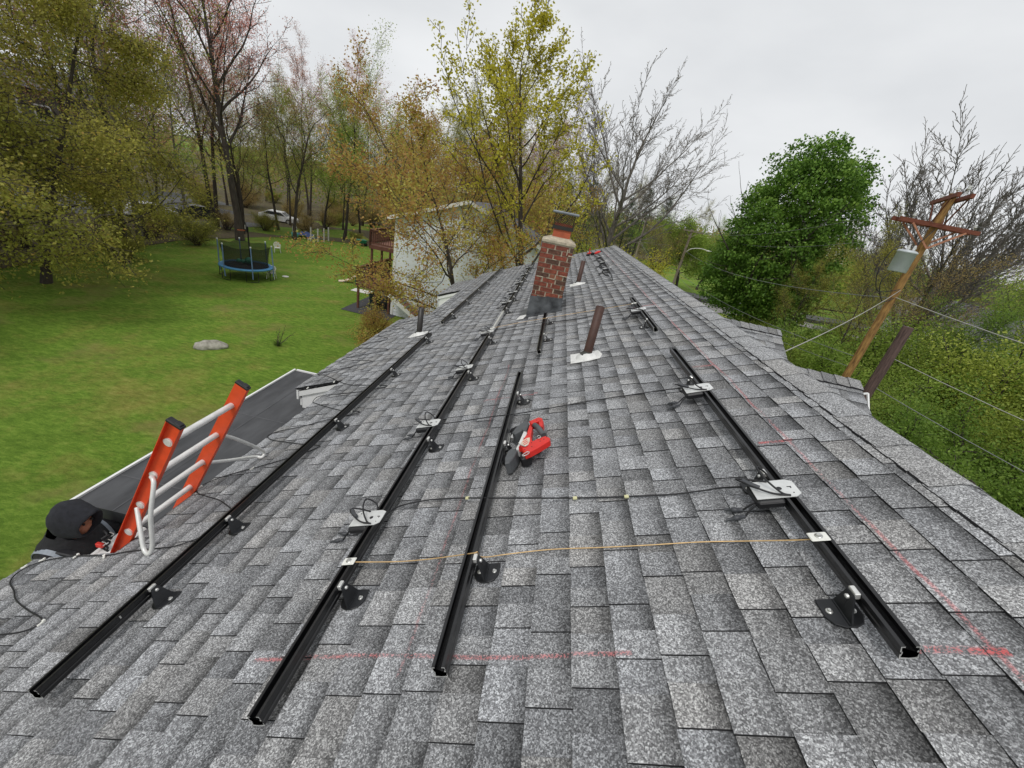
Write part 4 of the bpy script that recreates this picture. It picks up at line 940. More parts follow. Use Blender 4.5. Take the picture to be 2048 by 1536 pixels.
# ------------------------------------------------------------------ worker on the ladder
def person():
    head = Vector((-5.10, 1.98, 5.30)); base = Vector((-5.1, 1.9, 3.55))
    T = thing('person', 'worker in a black hooded jacket with a harness climbing the ladder at the eave', 'person', M=Matrix.Translation(base))
    fw_ = Vector((.80, .10, -.12)).normalized(); lf = Vector((0, 0, 1)).cross(fw_).normalized(); up_ = Vector((0, 0, 1))
    def P(f, l, u_): return head + fw_ * f + lf * l + up_ * u_
    V = []; Ed = []; Rr = []
    def chain(pts, rs, root=None):
        p = root
        for q, r in zip(pts, rs):
            V.append(q); Rr.append(r); i = len(V) - 1
            if p is not None: Ed.append((p, i))
            p = i
        return p
    pel = chain([P(-.10, 0, -.86)], [.15]); sp = chain([P(-.12, 0, -.66), P(-.12, 0, -.45), P(-.09, 0, -.27)], [.145, .165, .15], pel)
    nk = chain([P(-.03, 0, -.14)], [.062], sp); hd = chain([P(.01, 0, -.04), P(.02, 0, .06)], [.085, .092], nk)
    for s_ in (-1, 1):
        sh_ = chain([P(-.09, s_ * .17, -.24)], [.082], sp)
        if s_ == 1: el, wr_ = P(.16, .30, -.40), P(.40, .22, -.30)
        else: el, wr_ = P(.14, -.30, -.42), P(.36, -.20, -.36)
        m1 = (V[sh_] + el) / 2; m2 = (el + wr_) / 2
        wi = chain([m1, el, m2, wr_], [.062, .050, .044, .032], sh_)
        fd = (wr_ - el).normalized(); sd_ = fd.cross(up_).normalized(); pm = chain([wr_ + fd * .05], [.034], wi)
        for q in range(4):
            o = sd_ * (q - 1.5) * .019; L_ = [.030, .034, .032, .025][q]
            chain([V[pm] + o + fd * .035, V[pm] + o + fd * (.035 + L_), V[pm] + o + fd * (.04 + L_) - up_ * .028, V[pm] + o + fd * (.02 + L_) - up_ * .048], [.0105, .0095, .009, .008], pm)
        chain([wr_ + fd * .03 - sd_ * s_ * .035 - up_ * .01, wr_ + fd * .06 - sd_ * s_ * .05 - up_ * .025], [.012, .0095], pm)
        hp_ = chain([P(-.06, s_ * .10, -.93)], [.115], pel); kn = P(.16 if s_ == 1 else .05, s_ * .15, -1.28 if s_ == 1 else -1.36)
        chain([(V[hp_] + kn) / 2, kn, kn + Vector((-.08, 0, -.22)), P(.0, s_ * .12, -1.72 if s_ == 1 else -1.80), P(.14, s_ * .12, -1.76 if s_ == 1 else -1.84)], [.10, .07, .062, .045, .045], hp_)
    me = bpy.data.meshes.new('body_cage'); me.from_pydata([tuple(v - base) for v in V], Ed, []); ob = bpy.data.objects.new('body_cage', me); C.objects.link(ob)
    sk = ob.modifiers.new('skin', 'SKIN'); sk.use_smooth_shade = True
    for i, r in enumerate(Rr): me.skin_vertices[0].data[i].radius = (r, r)
    me.skin_vertices[0].data[0].use_root = True
    sb = ob.modifiers.new('sub', 'SUBSURF'); sb.levels = 2; sb.render_levels = 2
    dg = bpy.context.evaluated_depsgraph_get(); m2 = bpy.data.meshes.new_from_object(ob.evaluated_get(dg)); bpy.data.objects.remove(ob)
    m2.materials.clear(); 
    for n in ('jacket_cloth', 'skin', 'denim'): m2.materials.append(MATS[n])
    hl = head - base
    hands = [P(.40, .22, -.30) - base, P(.36, -.20, -.36) - base]
    for p in m2.polygons:
        c = p.center; p.use_smooth = True
        p.material_index = 1 if ((c.z > hl.z - .12 and (c - hl).dot(fw_) > .035) or any((c - h).length < .16 and (c - h).dot(fw_) > 0.0 for h in hands)) else (2 if c.z < hl.z - .90 else 0)
    # shape the face
    for v in m2.vertices:
        q = v.co - hl; f, l, u_ = q.dot(fw_), q.dot(lf), q.z
        if f > .03 and -.14 < u_ < .14:
            e = math.exp
            k = .030 * e(-(l / .014) ** 2) * e(-((u_ + .015) / .028) ** 2) - .012 * (e(-((l - .032) / .016) ** 2) + e(-((l + .032) / .016) ** 2)) * e(-((u_ - .022) / .014) ** 2) + .008 * e(-(l / .026) ** 2) * e(-((u_ + .060) / .012) ** 2)
            v.co += fw_ * k
    m2.name = 'body'; bo = bpy.data.objects.new('body', m2); C.objects.link(bo); bo.parent = T
    TM = Matrix.Translation(base)
    def frame(p): return Matrix(((fw_.x, lf.x, 0, p.x), (fw_.y, lf.y, 0, p.y), (fw_.z, lf.z, 1, p.z), (0, 0, 0, 1)))
    F = frame(head)
    # hood: shell open towards the face
    m = MB(); n, k = 28, 16; vs = []
    for j in range(k + 1):
        t = j / k; x = .135 - .315 * t
        rr = (.128 + .040 * math.sin(min(1, t * 1.6) * math.pi / 2)) * (1 - max(0, t - .55) ** 2 / .2025) ** .5 if t < 1 else 0
        for i in range(n):
            a = 2 * math.pi * i / n; cy, cz = math.cos(a), math.sin(a)
            zz = cz * rr * (1.12 if cz > 0 else 1.18) + .015; xx = x + (.055 * (cz > 0) * cz ** 2 * (1 - t)) - (.05 * (1 - t) * (cz < 0) * cz ** 2)
            fold = .004 * math.sin(5 * a + 7 * t) + .003 * math.sin(11 * a - 9 * t)
            vs.append((xx, cy * (rr * .92 + fold), zz + fold))
    fs = [(j * n + i, j * n + (i + 1) % n, (j + 1) * n + (i + 1) % n, (j + 1) * n + i) for j in range(k) for i in range(n)]
    base_n = len(vs)
    for i in range(n): x, y_, z_ = vs[i]; vs.append((x + .002, y_ * .93, (z_ - .015) * .93 + .015))
    for i in range(n): x, y_, z_ = vs[i]; vs.append((x - .10, y_ * .90, (z_ - .015) * .90 + .015))
    for r_ in (0, 1):
        for i in range(n):
            a0 = i if r_ == 0 else base_n + i; a1 = (i + 1) % n if r_ == 0 else base_n + (i + 1) % n
            b0_ = base_n + r_ * n; fs.append((a1, a0, b0_ + i, b0_ + (i + 1) % n))
    m.idx([F @ (Vector(v) * .84 + Vector((.004, 0, .004))) for v in vs], fs, smooth=True); m.build('hood', 'hood_cloth', T, world=TM)
    # jacket collar / hood drape over the shoulders
    m = MB(); n = 28; vs = []
    for j, (rr, z_, ry) in enumerate([(.125, -.10, .125), (.145, -.15, .155), (.165, -.20, .21), (.185, -.27, .245), (.18, -.40, .235)]):
        for i in range(n): a = 2 * math.pi * i / n; vs.append(F @ Vector((-.07 + math.cos(a) * rr + .006 * math.sin(7 * a + j), math.sin(a) * ry, z_ + .01 * math.sin(3 * a + j))))
    m.idx(vs, [(j * n + i, j * n + (i + 1) % n, (j + 1) * n + (i + 1) % n, (j + 1) * n + i) for j in range(4) for i in range(n)], smooth=True); m.build('jacket', 'jacket_cloth', T, world=TM)
    for s_ in (-1, 1):
        m = MB(); pts = [(-.24, s_ * .13, -.45), (-.235, s_ * .15, -.30), (-.17, s_ * .17, -.20), (-.07, s_ * .18, -.165), (.03, s_ * .17, -.20), (.10, s_ * .15, -.30), (.115, s_ * .12, -.42)]
        P3 = smooth_path([F @ Vector(p) for p in pts], 4)
        for a, b in zip(P3, P3[1:]): m.bar(a, b + (b - a) * .1, .036, .006, up=tuple((a - (F @ Vector((-.07, s_ * .08, -.36)))).normalized()))
        m.build('harness_strap', 'strap_grey', T, world=TM)
    m = MB(); m.bbox((.03, -.15, -.175), (.12, .05, .035), .008, M=F); m.build('shoulder_pad', 'black_plastic', T, world=TM)
    m = MB()
    for k_ in range(6): a = k_; m.tube(smooth_path([F @ Vector((.17 + .02 * math.sin(a), .02 * math.cos(a * 2), -.07 - .03 * k_)), F @ Vector((.21, .03 * math.sin(a), -.08 - .03 * k_)), F @ Vector((.19, -.03, -.10 - .03 * k_))], 3), .008, 6)
    m.build('rope', 'black_plastic', T, world=TM)
    m = MB(); m.bbox((.175, -.04, -.16), (.05, .03, .04), .006, M=F); m.build('buckle', 'red_paint', T, world=TM)
    m = MB()
    for q in [(.21, -.05, -.10), (.205, 0, -.13), (.215, .02, -.07)]: m.tube(smooth_path([F @ Vector(q), F @ (Vector(q) + Vector((.015, .012, -.025))), F @ (Vector(q) + Vector((.0, .0, -.045)))], 3), .004, 6)
    m.build('carabiner', 'steel', T, world=TM)
    for s_ in (-1, 1):
        m = MB(); m.lathe([(0, .010), (.006, .008), (.010, 0), (.006, -.008), (0, -.010)], c=(.094, s_ * .032, .024), n=10, M=F); m.build('eye', 'hair_dark', T, world=TM)
person()

# ================================================================== TREES
def leaf_mesh(name, P, size, mat_, seed, parent, aspect=0.6, tone=None, droop=0.0):
    rg = np.random.default_rng(seed); n = len(P)
    d = rg.normal(size=(n, 3)); d[:, 2] = d[:, 2] * .7 - droop; d /= np.linalg.norm(d, axis=1, keepdims=True)
    e = rg.normal(size=(n, 3)); e -= (e * d).sum(1, keepdims=True) * d; e /= np.linalg.norm(e, axis=1, keepdims=True)
    s = size * rg.uniform(.6, 1.25, size=(n, 1)); a = d * s; b = e * s * aspect * .5
    V = np.stack([P, P + a * .45 + b, P + a, P + a * .45 - b], 1).reshape(-1, 3).astype(np.float32)
    me = bpy.data.meshes.new(name); me.vertices.add(4 * n); me.vertices.foreach_set('co', V.ravel())
    me.loops.add(4 * n); me.loops.foreach_set('vertex_index', np.arange(4 * n, dtype=np.int32)); me.polygons.add(n)
    me.polygons.foreach_set('loop_start', np.arange(0, 4 * n, 4, dtype=np.int32)); me.polygons.foreach_set('loop_total', np.full(n, 4, dtype=np.int32))
    me.materials.append(MATS[mat_]); at_ = me.attributes.new('tone', 'FLOAT', 'FACE')
    t = rg.uniform(0, 1, n) * .5 + (tone if tone is not None else rg.uniform(0, 1, n)) * .5
    at_.data.foreach_set('value', np.clip(t, 0, 1).astype(np.float32)); me.update(); me.validate()
    o = bpy.data.objects.new(name, me); C.objects.link(o); o.parent = parent; return o
def skeleton(seed, cfg):
    r = random.Random(seed); br = []; tips = []
    def nrm(x, y, z): l = math.sqrt(x * x + y * y + z * z) or 1; return x / l, y / l, z / l
    lv = cfg['lv']; env = cfg.get('env')
    def grow(p, d, L, rad, lev):
        c = lv[lev]; n = c.get('n', 4); pts = [p]; rs = [rad]; w_ = c.get('wob', .15); tr = c.get('up', .05)
        for i in range(n):
            d = nrm(d[0] + r.gauss(0, w_), d[1] + r.gauss(0, w_), d[2] + r.gauss(0, w_) + tr)
            st = L / n; p = (p[0] + d[0] * st, p[1] + d[1] * st, p[2] + d[2] * st); pts.append(p); rs.append(rad * (1 - (i + 1) / n * (1 - c.get('tap', .3))))
        br.append((pts, rs, lev))
        if lev == len(lv) - 1: tips.append((pts, d)); return
        nc = c['k']; nc = nc if isinstance(nc, int) else r.randint(*nc); t0 = c.get('t0', .25); az = r.uniform(0, 6.28)
        for j in range(nc):
            t = t0 + (1 - t0) * ((j + r.uniform(.1, .9)) / nc); f = t * n; i = min(int(f), n - 1); q = f - i
            a = pts[i]; b = pts[i + 1]; o = tuple(a[k] + (b[k] - a[k]) * q for k in range(3)); dd = nrm(b[0] - a[0], b[1] - a[1], b[2] - a[2])
            ang = R_(r.uniform(*c['ang'])); az += 2.4 + r.gauss(0, .4)
            if abs(dd[2]) < .95: u = nrm(dd[1], -dd[0], 0)
            else: u = (1, 0, 0)
            v = (dd[1] * u[2] - dd[2] * u[1], dd[2] * u[0] - dd[0] * u[2], dd[0] * u[1] - dd[1] * u[0]); ca, sa = math.cos(ang), math.sin(ang); cz, sz = math.cos(az), math.sin(az)
            nd = tuple(dd[k] * ca + (u[k] * cz + v[k] * sz) * sa for k in range(3))
            Lc = L * c['len'] * r.uniform(.7, 1.2)
            sh = c.get('shape', 'fade')
            Lc *= (1.15 - .75 * t) if sh == 'fade' else (math.sin(math.pi * min(1, .25 + .75 * t)) * .8 + .35 if sh == 'round' else (1.05 - .95 * t if sh == 'cone' else 1))
            grow(o, nd, Lc, rs[i] * c.get('rr', .5) * r.uniform(.8, 1.1), lev + 1)
        if c.get('cont', True): grow(pts[-1], d, L * c['len'] * .7, rs[-1] * .9, lev + 1)
    x, y, z = cfg.get('lean', (0, 0, 1)); forks = cfg.get('forks', 1)
    for k in range(forks):
        sp = cfg.get('fspread', .2) if forks > 1 else 0; a = 6.28 * k / forks + seed
        grow((math.cos(a) * cfg['r'] * .8 * (forks > 1), math.sin(a) * cfg['r'] * .8 * (forks > 1), -.1), nrm(x + sp * math.cos(a), y + sp * math.sin(a), z), cfg['H'] * (1 if k == 0 else r.uniform(.75, .95)), cfg['r'], 0)
    return br, tips
def make_tree(name, label, cat, cfg, seed, leaf=None, size=.15, per=8, spread=.35, bark='bark', group=None, zmin=-1, droop=0.0, aspect=.6):
    T = thing(name, label, cat, M=Matrix.Identity(4), group=group)
    br, tips = skeleton(seed, cfg)
    VV = []; FF = []; base = 0
    m = MB(); vs = []; fs = []
    for pts, rs, lev in br:
        n = 8 if lev == 0 else (5 if lev == 1 else 3); off = len(vs)
        A = np.array(pts); D = np.gradient(A, axis=0); D /= np.linalg.norm(D, axis=1, keepdims=True) + 1e-9
        ref = np.array([0, 0, 1.0]) if abs(D[0][2]) < .9 else np.array([1.0, 0, 0])
        U_ = ref - (D @ ref)[:, None] * D; U_ /= np.linalg.norm(U_, axis=1, keepdims=True) + 1e-9; V_ = np.cross(D, U_)
        rr = np.maximum(np.array(rs), cfg.get('rmin', .012)); ang = np.arange(n) * 2 * math.pi / n
        if lev == 0: rr[0] *= 1.35
        ring = A[:, None, :] + (U_[:, None, :] * np.cos(ang)[None, :, None] + V_[:, None, :] * np.sin(ang)[None, :, None]) * rr[:, None, None]
        vs.extend(map(tuple, ring.reshape(-1, 3)))
        for i in range(len(pts) - 1):
            for k in range(n): j = (k + 1) % n; fs.append((off + i * n + k, off + i * n + j, off + (i + 1) * n + j, off + (i + 1) * n + k))
    me = bpy.data.meshes.new('trunk'); me.from_pydata(vs, [], fs); me.materials.append(MATS[bark]); me.polygons.foreach_set('use_smooth', [True] * len(fs)); me.update()
    o = bpy.data.objects.new('trunk', me); C.objects.link(o); o.parent = T
    if leaf:
        rg = np.random.default_rng(seed + 5); P = []; tn = []
        for pts, d in tips:
            A = np.array(pts); k = per; t = rg.uniform(.15, 1.0, k) * (len(pts) - 1); i = np.minimum(t.astype(int), len(pts) - 2); q = (t - i)[:, None]
            c = A[i] * (1 - q) + A[i + 1] * q; c = c + rg.normal(size=(k, 3)) * spread * np.array([1, 1, .8]); c[:, 2] -= droop * rg.uniform(0, 1, k)
            P.append(c); tn.append(np.full(k, rg.uniform(0, 1)))
        P = np.concatenate(P); tn = np.concatenate(tn); ok = P[:, 2] > zmin; leaf_mesh('crown', P[ok], size, leaf, seed, T, aspect, tn[ok], droop=.4 if droop else 0)
    return T
def place(T, x, y, label=None, s=1.0, rot=0.0, z=None, lean=None, group=None):
    z = gz(x, y) if z is None else z
    M = Matrix.Translation((x, y, z - .05)) @ Matrix.Rotation(rot, 4, 'Z') @ Matrix.Diagonal((s, s, s * rnd.uniform(.95, 1.08), 1))
    if T.get('_used'): 
        t = dup(T, M, label, group)
        return t
    T['_used'] = 1; T.matrix_world = M
    if label: T['label'] = label
    if group: T['group'] = group
    return T

tall = lambda H, r=.17, **k: dict(H=H, r=r, lv=[dict(n=9, wob=.05, up=.06, k=(13, 16), t0=.28, ang=(35, 65), len=.36, shape='round', rr=.38, tap=.15),
    dict(n=5, wob=.16, up=.10, k=(6, 8), t0=.2, ang=(25, 55), len=.45, rr=.5, tap=.25), dict(n=4, wob=.2, up=.06, k=(5, 6), t0=.15, ang=(25, 55), len=.5, rr=.55, tap=.3), dict(n=3, wob=.22, up=.02, tap=.4)], **k)
oak = lambda H, r=.20, **k: dict(H=H * .62, r=r, lv=[dict(n=7, wob=.07, up=.04, k=(8, 10), t0=.30, ang=(30, 65), len=.62, shape='none', rr=.42, tap=.35),
    dict(n=6, wob=.2, up=.07, k=(6, 8), t0=.2, ang=(25, 60), len=.45, rr=.5, tap=.25), dict(n=4, wob=.22, up=.04, k=(5, 7), t0=.15, ang=(25, 60), len=.5, rr=.55, tap=.3), dict(n=3, wob=.25, up=.0, tap=.4)], **k)
shrub = lambda H, **k: dict(H=H * .75, r=.035 * H, forks=5, fspread=.55, lv=[dict(n=5, wob=.14, up=.04, k=(7, 8), t0=.15, ang=(25, 60), len=.55, rr=.5, tap=.25), dict(n=4, wob=.22, up=.03, k=(4, 6), t0=.1, ang=(25, 65), len=.6, rr=.5, tap=.3), dict(n=3, wob=.25, up=0, tap=.4)], **k)

WG = 'trees of the wood beyond the back lawn'
A1 = make_tree('budding_tree', 'x', 'tree', tall(19), 101, 'leaf_olive', .13, 20, .40, group=WG)
A2 = make_tree('budding_tree', 'x', 'tree', oak(19), 102, 'leaf_dull', .115, 17, .40, group=WG)
A3 = make_tree('red_maple', 'x', 'tree', tall(20, .19, forks=2, fspread=.14), 103, 'leaf_red', .11, 16, .28, bark='bark', group=WG)
A4 = make_tree('oak_tree', 'x', 'tree', oak(20, .19), 104, 'leaf_lime', .145, 24, .42, group=WG)
A5 = make_tree('bare_tree', 'x', 'tree', tall(18, .2, rmin=.011), 105, 'leaf_dull', .08, 12, .25, bark='bark_grey', group=WG)
A6 = make_tree('oak_tree', 'x', 'tree', oak(17, .17), 106, 'leaf_mid', .15, 32, .45, group=WG)
S1 = make_tree('understory_shrub', 'x', 'shrub', shrub(4.5), 111, 'leaf_olive', .11, 60, .36, group='undergrowth bushes of the wood')
S2 = make_tree('understory_shrub', 'x', 'shrub', shrub(5.5), 112, 'leaf_dull', .11, 44, .36, group='undergrowth bushes of the wood')
S3 = make_tree('leafy_shrub', 'x', 'shrub', shrub(4.5), 113, 'leaf_mid', .10, 95, .34, group='bushes on the street side')
S4 = make_tree('leafy_shrub', 'x', 'shrub', shrub(4.0), 114, 'leaf_lime', .085, 95, .34, group='bushes on the street side')
S5 = make_tree('leafy_shrub', 'x', 'shrub', shrub(3.5), 115, 'leaf_mid', .085, 110, .32, group='bushes on the street side')

# --- trees one can point at in the yard and wood edge
TM_ = make_tree('red_maple', 'tall reddish budding maple with dark forked trunk rising right behind the trampoline', 'tree', dict(H=18.5, r=.30, rmin=.014, lean=(.03, 0, 1), lv=[dict(n=9, wob=.06, up=.06, k=15, t0=.34, ang=(22, 52), len=.50, shape='fade', rr=.62, tap=.12),
    dict(n=6, wob=.12, up=.10, k=(8, 10), t0=.2, ang=(22, 50), len=.42, rr=.5, tap=.2), dict(n=4, wob=.16, up=.06, k=(6, 7), t0=.12, ang=(22, 50), len=.5, rr=.55, tap=.3), dict(n=3, wob=.2, up=.02, tap=.4)]), 173, 'leaf_red', .11, 9, .2, bark='bark')
place(TM_, -31.6, 36.8, None, 1.05, .6)
BL = make_tree('leafy_tree', 'big olive-leaved tree with drooping boughs, its dark leaning trunk on the lawn at far left', 'tree', dict(H=12.5, r=.17, lean=(.10, .05, 1), lv=[dict(n=8, wob=.06, up=.03, k=22, t0=.11, ang=(60, 100), len=.50, shape='fade', rr=.42, tap=.2),
    dict(n=6, wob=.16, up=-.02, k=(8, 9), t0=.15, ang=(25, 55), len=.42, rr=.5, tap=.25), dict(n=4, wob=.2, up=-.04, k=(6, 7), t0=.1, ang=(25, 60), len=.5, rr=.55, tap=.3), dict(n=3, wob=.2, up=-.06, tap=.4)]), 121, 'leaf_olive', .125, 36, .36, droop=.5, zmin=.9)
place(BL, -27.0, 17.6, None, 1.05, 1.0)
place(BL, -26.4, 12.6, 'olive-leaved tree cut off by the left frame edge, nearest in the yard', 1.12, 3.6)
place(A3, -41.5, 33, 'pink-budded maple high behind the big left tree, left of the forked one', 1.2, .5, group=''); place(A3, -38.0, 41.5, 'pink-budded maple right of the tall forked maple, behind it', 1.12, 2.5, group=''); place(A3, -46, 24, 'pink-budded maple at the top left corner of the wood', 1.25, 4.5, group='')
place(BL, -34.5, 22.5, 'olive-leaved tree standing behind the two at the far left of the lawn', 1.2, 5.1)
place(A1, -29.5, 24.2, 'budding olive tree at the lawn edge, right of the big drooping tree', .95, 2.2, group='')
place(S1, -28.9, 23.4, 'small round leafy bush at the lawn edge right of the big left tree', .50, .3, group='')
place(S1, -31.2, 31.6, 'narrow leafy bush at the wood edge just left of the trampoline', .62, 1.8, group='')
place(A4, -27.8, 49.3, 'yellow-green oak with a pale trunk at the lawn edge between trampoline and decks', .95, .4, group='')
place(A6, -31.8, 51.5, 'green tree with forked leaning stems behind the children toys', .88, 2.4, group='')
place(A4, -23.4, 52.5, 'yellow-green oak just left of the upper deck of the white house', .85, 3.6, group='')
place(A2, -30.0, 42.8, 'dark-trunked budding tree between the trampoline and the toys', .92, 1.1, group='')
wt = [A1, A2, A5, A3, A1, A2, A3, A4]
wl = {A1.name: 'olive budding tree standing among the others in the wood', A2.name: 'brownish budding oak standing among the others in the wood', A3.name: 'pink-budded maple standing among the others in the wood', A4.name: 'yellow-green oak standing among the others in the wood', A5.name: 'nearly bare grey tree standing among the others in the wood', A6.name: 'green oak standing among the others in the wood'}
wgr = {k: v.replace('standing among the others in the wood', 'trees of the wood').replace('tree trees', 'trees') for k, v in wl.items()}
rw = random.Random(20)
spots = [(-33, 27.5), (-35, 31), (-36.5, 35.5), (-34, 41), (-36.5, 44.5), (-38, 27), (-40, 33), (-42, 22), (-39, 18), (-34, 14), (-37, 9), (-31, 8), (-43, 12), (-47, 24), (-34, 47), (-37, 52), (-33, 57), (-29, 58), (-25, 60), (-20, 56), (-16, 54), (-12, 58), (-41, 59),
         (-49, 46), (-22, 66), (-28, 68), (-35, 66), (-16, 63), (-9, 64), (-44, 68), (-52, 60), (-10, 52), (-68, 64), (-4, 60), (-14, 74), (-24, 78), (-34, 80), (-46, 82), (-5, 74), (-58, 76)]
for i, (x, y) in enumerate(spots):
    t = wt[(i * 5 + rw.randint(0, 2)) % 8]; place(t, x + rw.uniform(-1, 1), y + rw.uniform(-1, 1), wl[t.name], rw.uniform(.70, .98), rw.uniform(0, 6), group=wgr[t.name])
us = []
for a, b in zip(edge, edge[1:]):
    L = math.hypot(b[0] - a[0], b[1] - a[1]); 
    for k in range(int(L / 3.2)):
        t = (k + .5) / max(1, int(L / 3.2)); us.append((a[0] + (b[0] - a[0]) * t - rw.uniform(1.5, 4.5), a[1] + (b[1] - a[1]) * t + rw.uniform(1, 4)))
for k in range(34): us.append((rw.uniform(-60, -8), rw.uniform(50, 78)))
for k in range(6): us.append((rw.uniform(-60, -38), rw.uniform(8, 30)))
for i, (x, y) in enumerate(us):
    if x > -26 and y < 50: continue
    t = (S1, S2)[i % 2]; place(t, x, y, ('olive bush in the undergrowth of the wood', 'brownish bush in the undergrowth of the wood')[i % 2], rw.uniform(.32, .58) if i < 24 else rw.uniform(.5, .9), rw.uniform(0, 6), group=('olive undergrowth bushes of the wood', 'brownish undergrowth bushes of the wood')[i % 2])

# --- the tree in front of the white house and the tall one right of it
CT = make_tree('tall_tree', 'tall slender tree with pale yellow-green leaves rising left of the chimney', 'tree', dict(H=15.6, r=.25, lean=(-.16, .0, 1), lv=[dict(n=10, wob=.025, up=.05, k=20, t0=.27, ang=(36, 60), len=.38, shape='round', rr=.45, tap=.12),
    dict(n=7, wob=.10, up=.09, k=(8, 9), t0=.25, ang=(25, 55), len=.40, rr=.5, tap=.25), dict(n=4, wob=.16, up=.05, k=(4, 5), t0=.2, ang=(25, 50), len=.5, rr=.55, tap=.3), dict(n=3, wob=.2, up=.0, tap=.4)]), 133, 'leaf_yellow', .145, 16, .15, aspect=.7)
place(CT, -2.3, 21.0, None, .90, 0)
ST = make_tree('small_tree', 'low spreading tree with orange and yellow new leaves in front of the white house', 'tree', dict(H=8.0, r=.15, lean=(-.05, 0, 1), lv=[dict(n=6, wob=.08, up=.03, k=13, t0=.25, ang=(40, 75), len=.62, shape='none', rr=.5, tap=.3),
    dict(n=6, wob=.14, up=.06, k=(7, 8), t0=.2, ang=(25, 55), len=.42, rr=.5, tap=.25), dict(n=4, wob=.2, up=.03, k=(4, 5), t0=.2, ang=(25, 55), len=.5, rr=.55, tap=.3), dict(n=3, wob=.22, up=.0, tap=.4)]), 141, 'leaf_orange', .115, 44, .24)
place(ST, -6.0, 19.4, None, 1.0, .5)
OT = make_tree('orange_tree', 'orange-brown budding tree rising behind the roof of the white house', 'tree', oak(13.5, .2), 142, 'leaf_orange', .14, 40, .38)
place(OT, -9.0, 35.5, None, 1.0, 1.0); place(OT, -14.5, 38.0, 'second orange-brown budding tree behind the white house, farther left', 1.0, 3.0)
place(OT, -2.5, 35.0, 'orange-brown budding tree behind the right end of the white house', .82, 5.0)
FS = make_tree('forsythia_bush', 'orange-yellow bush between our eave and the lower deck', 'bush', shrub(3.4), 143, 'leaf_orange', .10, 40, .26)
place(FS, -10.3, 19.6, None, .68, .2); place(FS, -8.6, 16.8, 'orange-yellow bush nearest our eave, below the low spreading tree', .72, 2.0)
# --- beyond the far end of the roof
BT = make_tree('bare_tree', 'large nearly bare tree spreading above the ridge right of the tall slender tree', 'tree', dict(H=9.5, r=.34, rmin=.012, lean=(-.12, 0, 1), lv=[dict(n=6, wob=.06, up=.05, k=13, t0=.3, ang=(25, 68), len=.95, shape='none', rr=.5, tap=.45),
    dict(n=7, wob=.12, up=.07, k=(9, 11), t0=.15, ang=(20, 45), len=.45, rr=.45, tap=.2), dict(n=5, wob=.15, up=.05, k=(6, 7), t0=.1, ang=(20, 45), len=.5, rr=.5, tap=.25), dict(n=4, wob=.16, up=.03, k=4, t0=.1, ang=(20, 45), len=.55, rr=.6, tap=.3), dict(n=3, wob=.18, up=.02, tap=.4)]), 151, 'leaf_bud', .09, 1, .05, bark='bark_grey')
place(BT, 3.3, 42.5, None, 1.08, .4)
BR = make_tree('bare_tree', 'broad bare tree with fan of fine twigs behind the transformer pole', 'tree', dict(H=7.0, r=.34, rmin=.013, lv=[dict(n=5, wob=.06, up=.05, k=16, t0=.25, ang=(20, 75), len=1.15, shape='none', rr=.42, tap=.5),
    dict(n=8, wob=.06, up=.07, k=(14, 15), t0=.10, ang=(16, 36), len=.42, rr=.42, tap=.15), dict(n=5, wob=.10, up=.06, k=(7, 8), t0=.1, ang=(16, 36), len=.5, rr=.5, tap=.25), dict(n=4, wob=.12, up=.04, k=3, t0=.1, ang=(16, 36), len=.6, rr=.6, tap=.3), dict(n=3, wob=.12, up=.03, tap=.4)]), 152, None, bark='bark_grey')
place(BR, 23.2, 31.0, None, 1.16, .4)
YB = make_tree('yellow_shrub', 'yellow-green leafing bush right behind the chimney cap', 'bush', shrub(7.0), 153, 'leaf_yellow', .14, 40, .4)
place(YB, 1.8, 34, None, 1.05, .2); place(YB, -.8, 38, 'yellow-green bush between chimney and tall slender tree', 1.0, 1.4); place(YB, 5.2, 37.5, 'yellow-green bush left of the far ridge end', .85, 3.4)
place(A2, 8.2, 44.0, 'brownish budding tree just beyond the far end of the ridge', .46, 2.0, group=''); place(A2, 11.0, 52.0, 'brownish budding tree left of the second utility pole', .50, 4.0, group='')
CO = make_tree('conifer', 'x', 'tree', dict(H=13, r=.2, lv=[dict(n=10, wob=.01, up=.05, k=46, t0=.12, ang=(75, 95), len=.28, shape='cone', rr=.3, tap=.1), dict(n=4, wob=.08, up=.02, k=8, t0=.15, ang=(35, 60), len=.4, rr=.5, tap=.2), dict(n=2, wob=.1, up=0, tap=.4)]), 154, 'leaf_conifer', .2, 24, .2, aspect=.3)
place(CO, 1.0, 58, 'dark conifer behind the chimney bushes', .95, 0); place(CO, -2.0, 55, 'dark conifer left of the chimney behind the tall slender tree', .9, 1)
place(CO, 14.5, 92, 'distant pointed conifer above the far ridge end', 1.1, 2); place(CO, 11.8, 95, 'distant dark conifer left of the pointed one', .95, 3); place(CO, 20.0, 98, 'distant conifer right of the pointed one', 1.0, 4)
GT = make_tree('green_tree', 'round green tree on the lawn right behind the second utility pole', 'tree', oak(9.5, .22), 155, 'leaf_mid', .18, 45, .4)
place(GT, 16.2, 60.5, None, 1.06, .4); place(GT, 21.0, 66, 'smaller round green tree beyond the second utility pole, right of its lamp', .85, 2.4)
MA = make_tree('maple_tree', 'large dense dark-green maple right of the street lamp pole', 'tree', dict(H=9.5, r=.42, lean=(0, 0, 1), lv=[dict(n=7, wob=.04, up=.05, k=18, t0=.14, ang=(35, 78), len=.62, shape='round', rr=.42, tap=.25),
    dict(n=6, wob=.12, up=.09, k=(8, 9), t0=.2, ang=(25, 55), len=.42, rr=.5, tap=.25), dict(n=4, wob=.18, up=.04, k=(4, 5), t0=.15, ang=(25, 60), len=.5, rr=.55, tap=.3)]), 161, None, bark='bark')
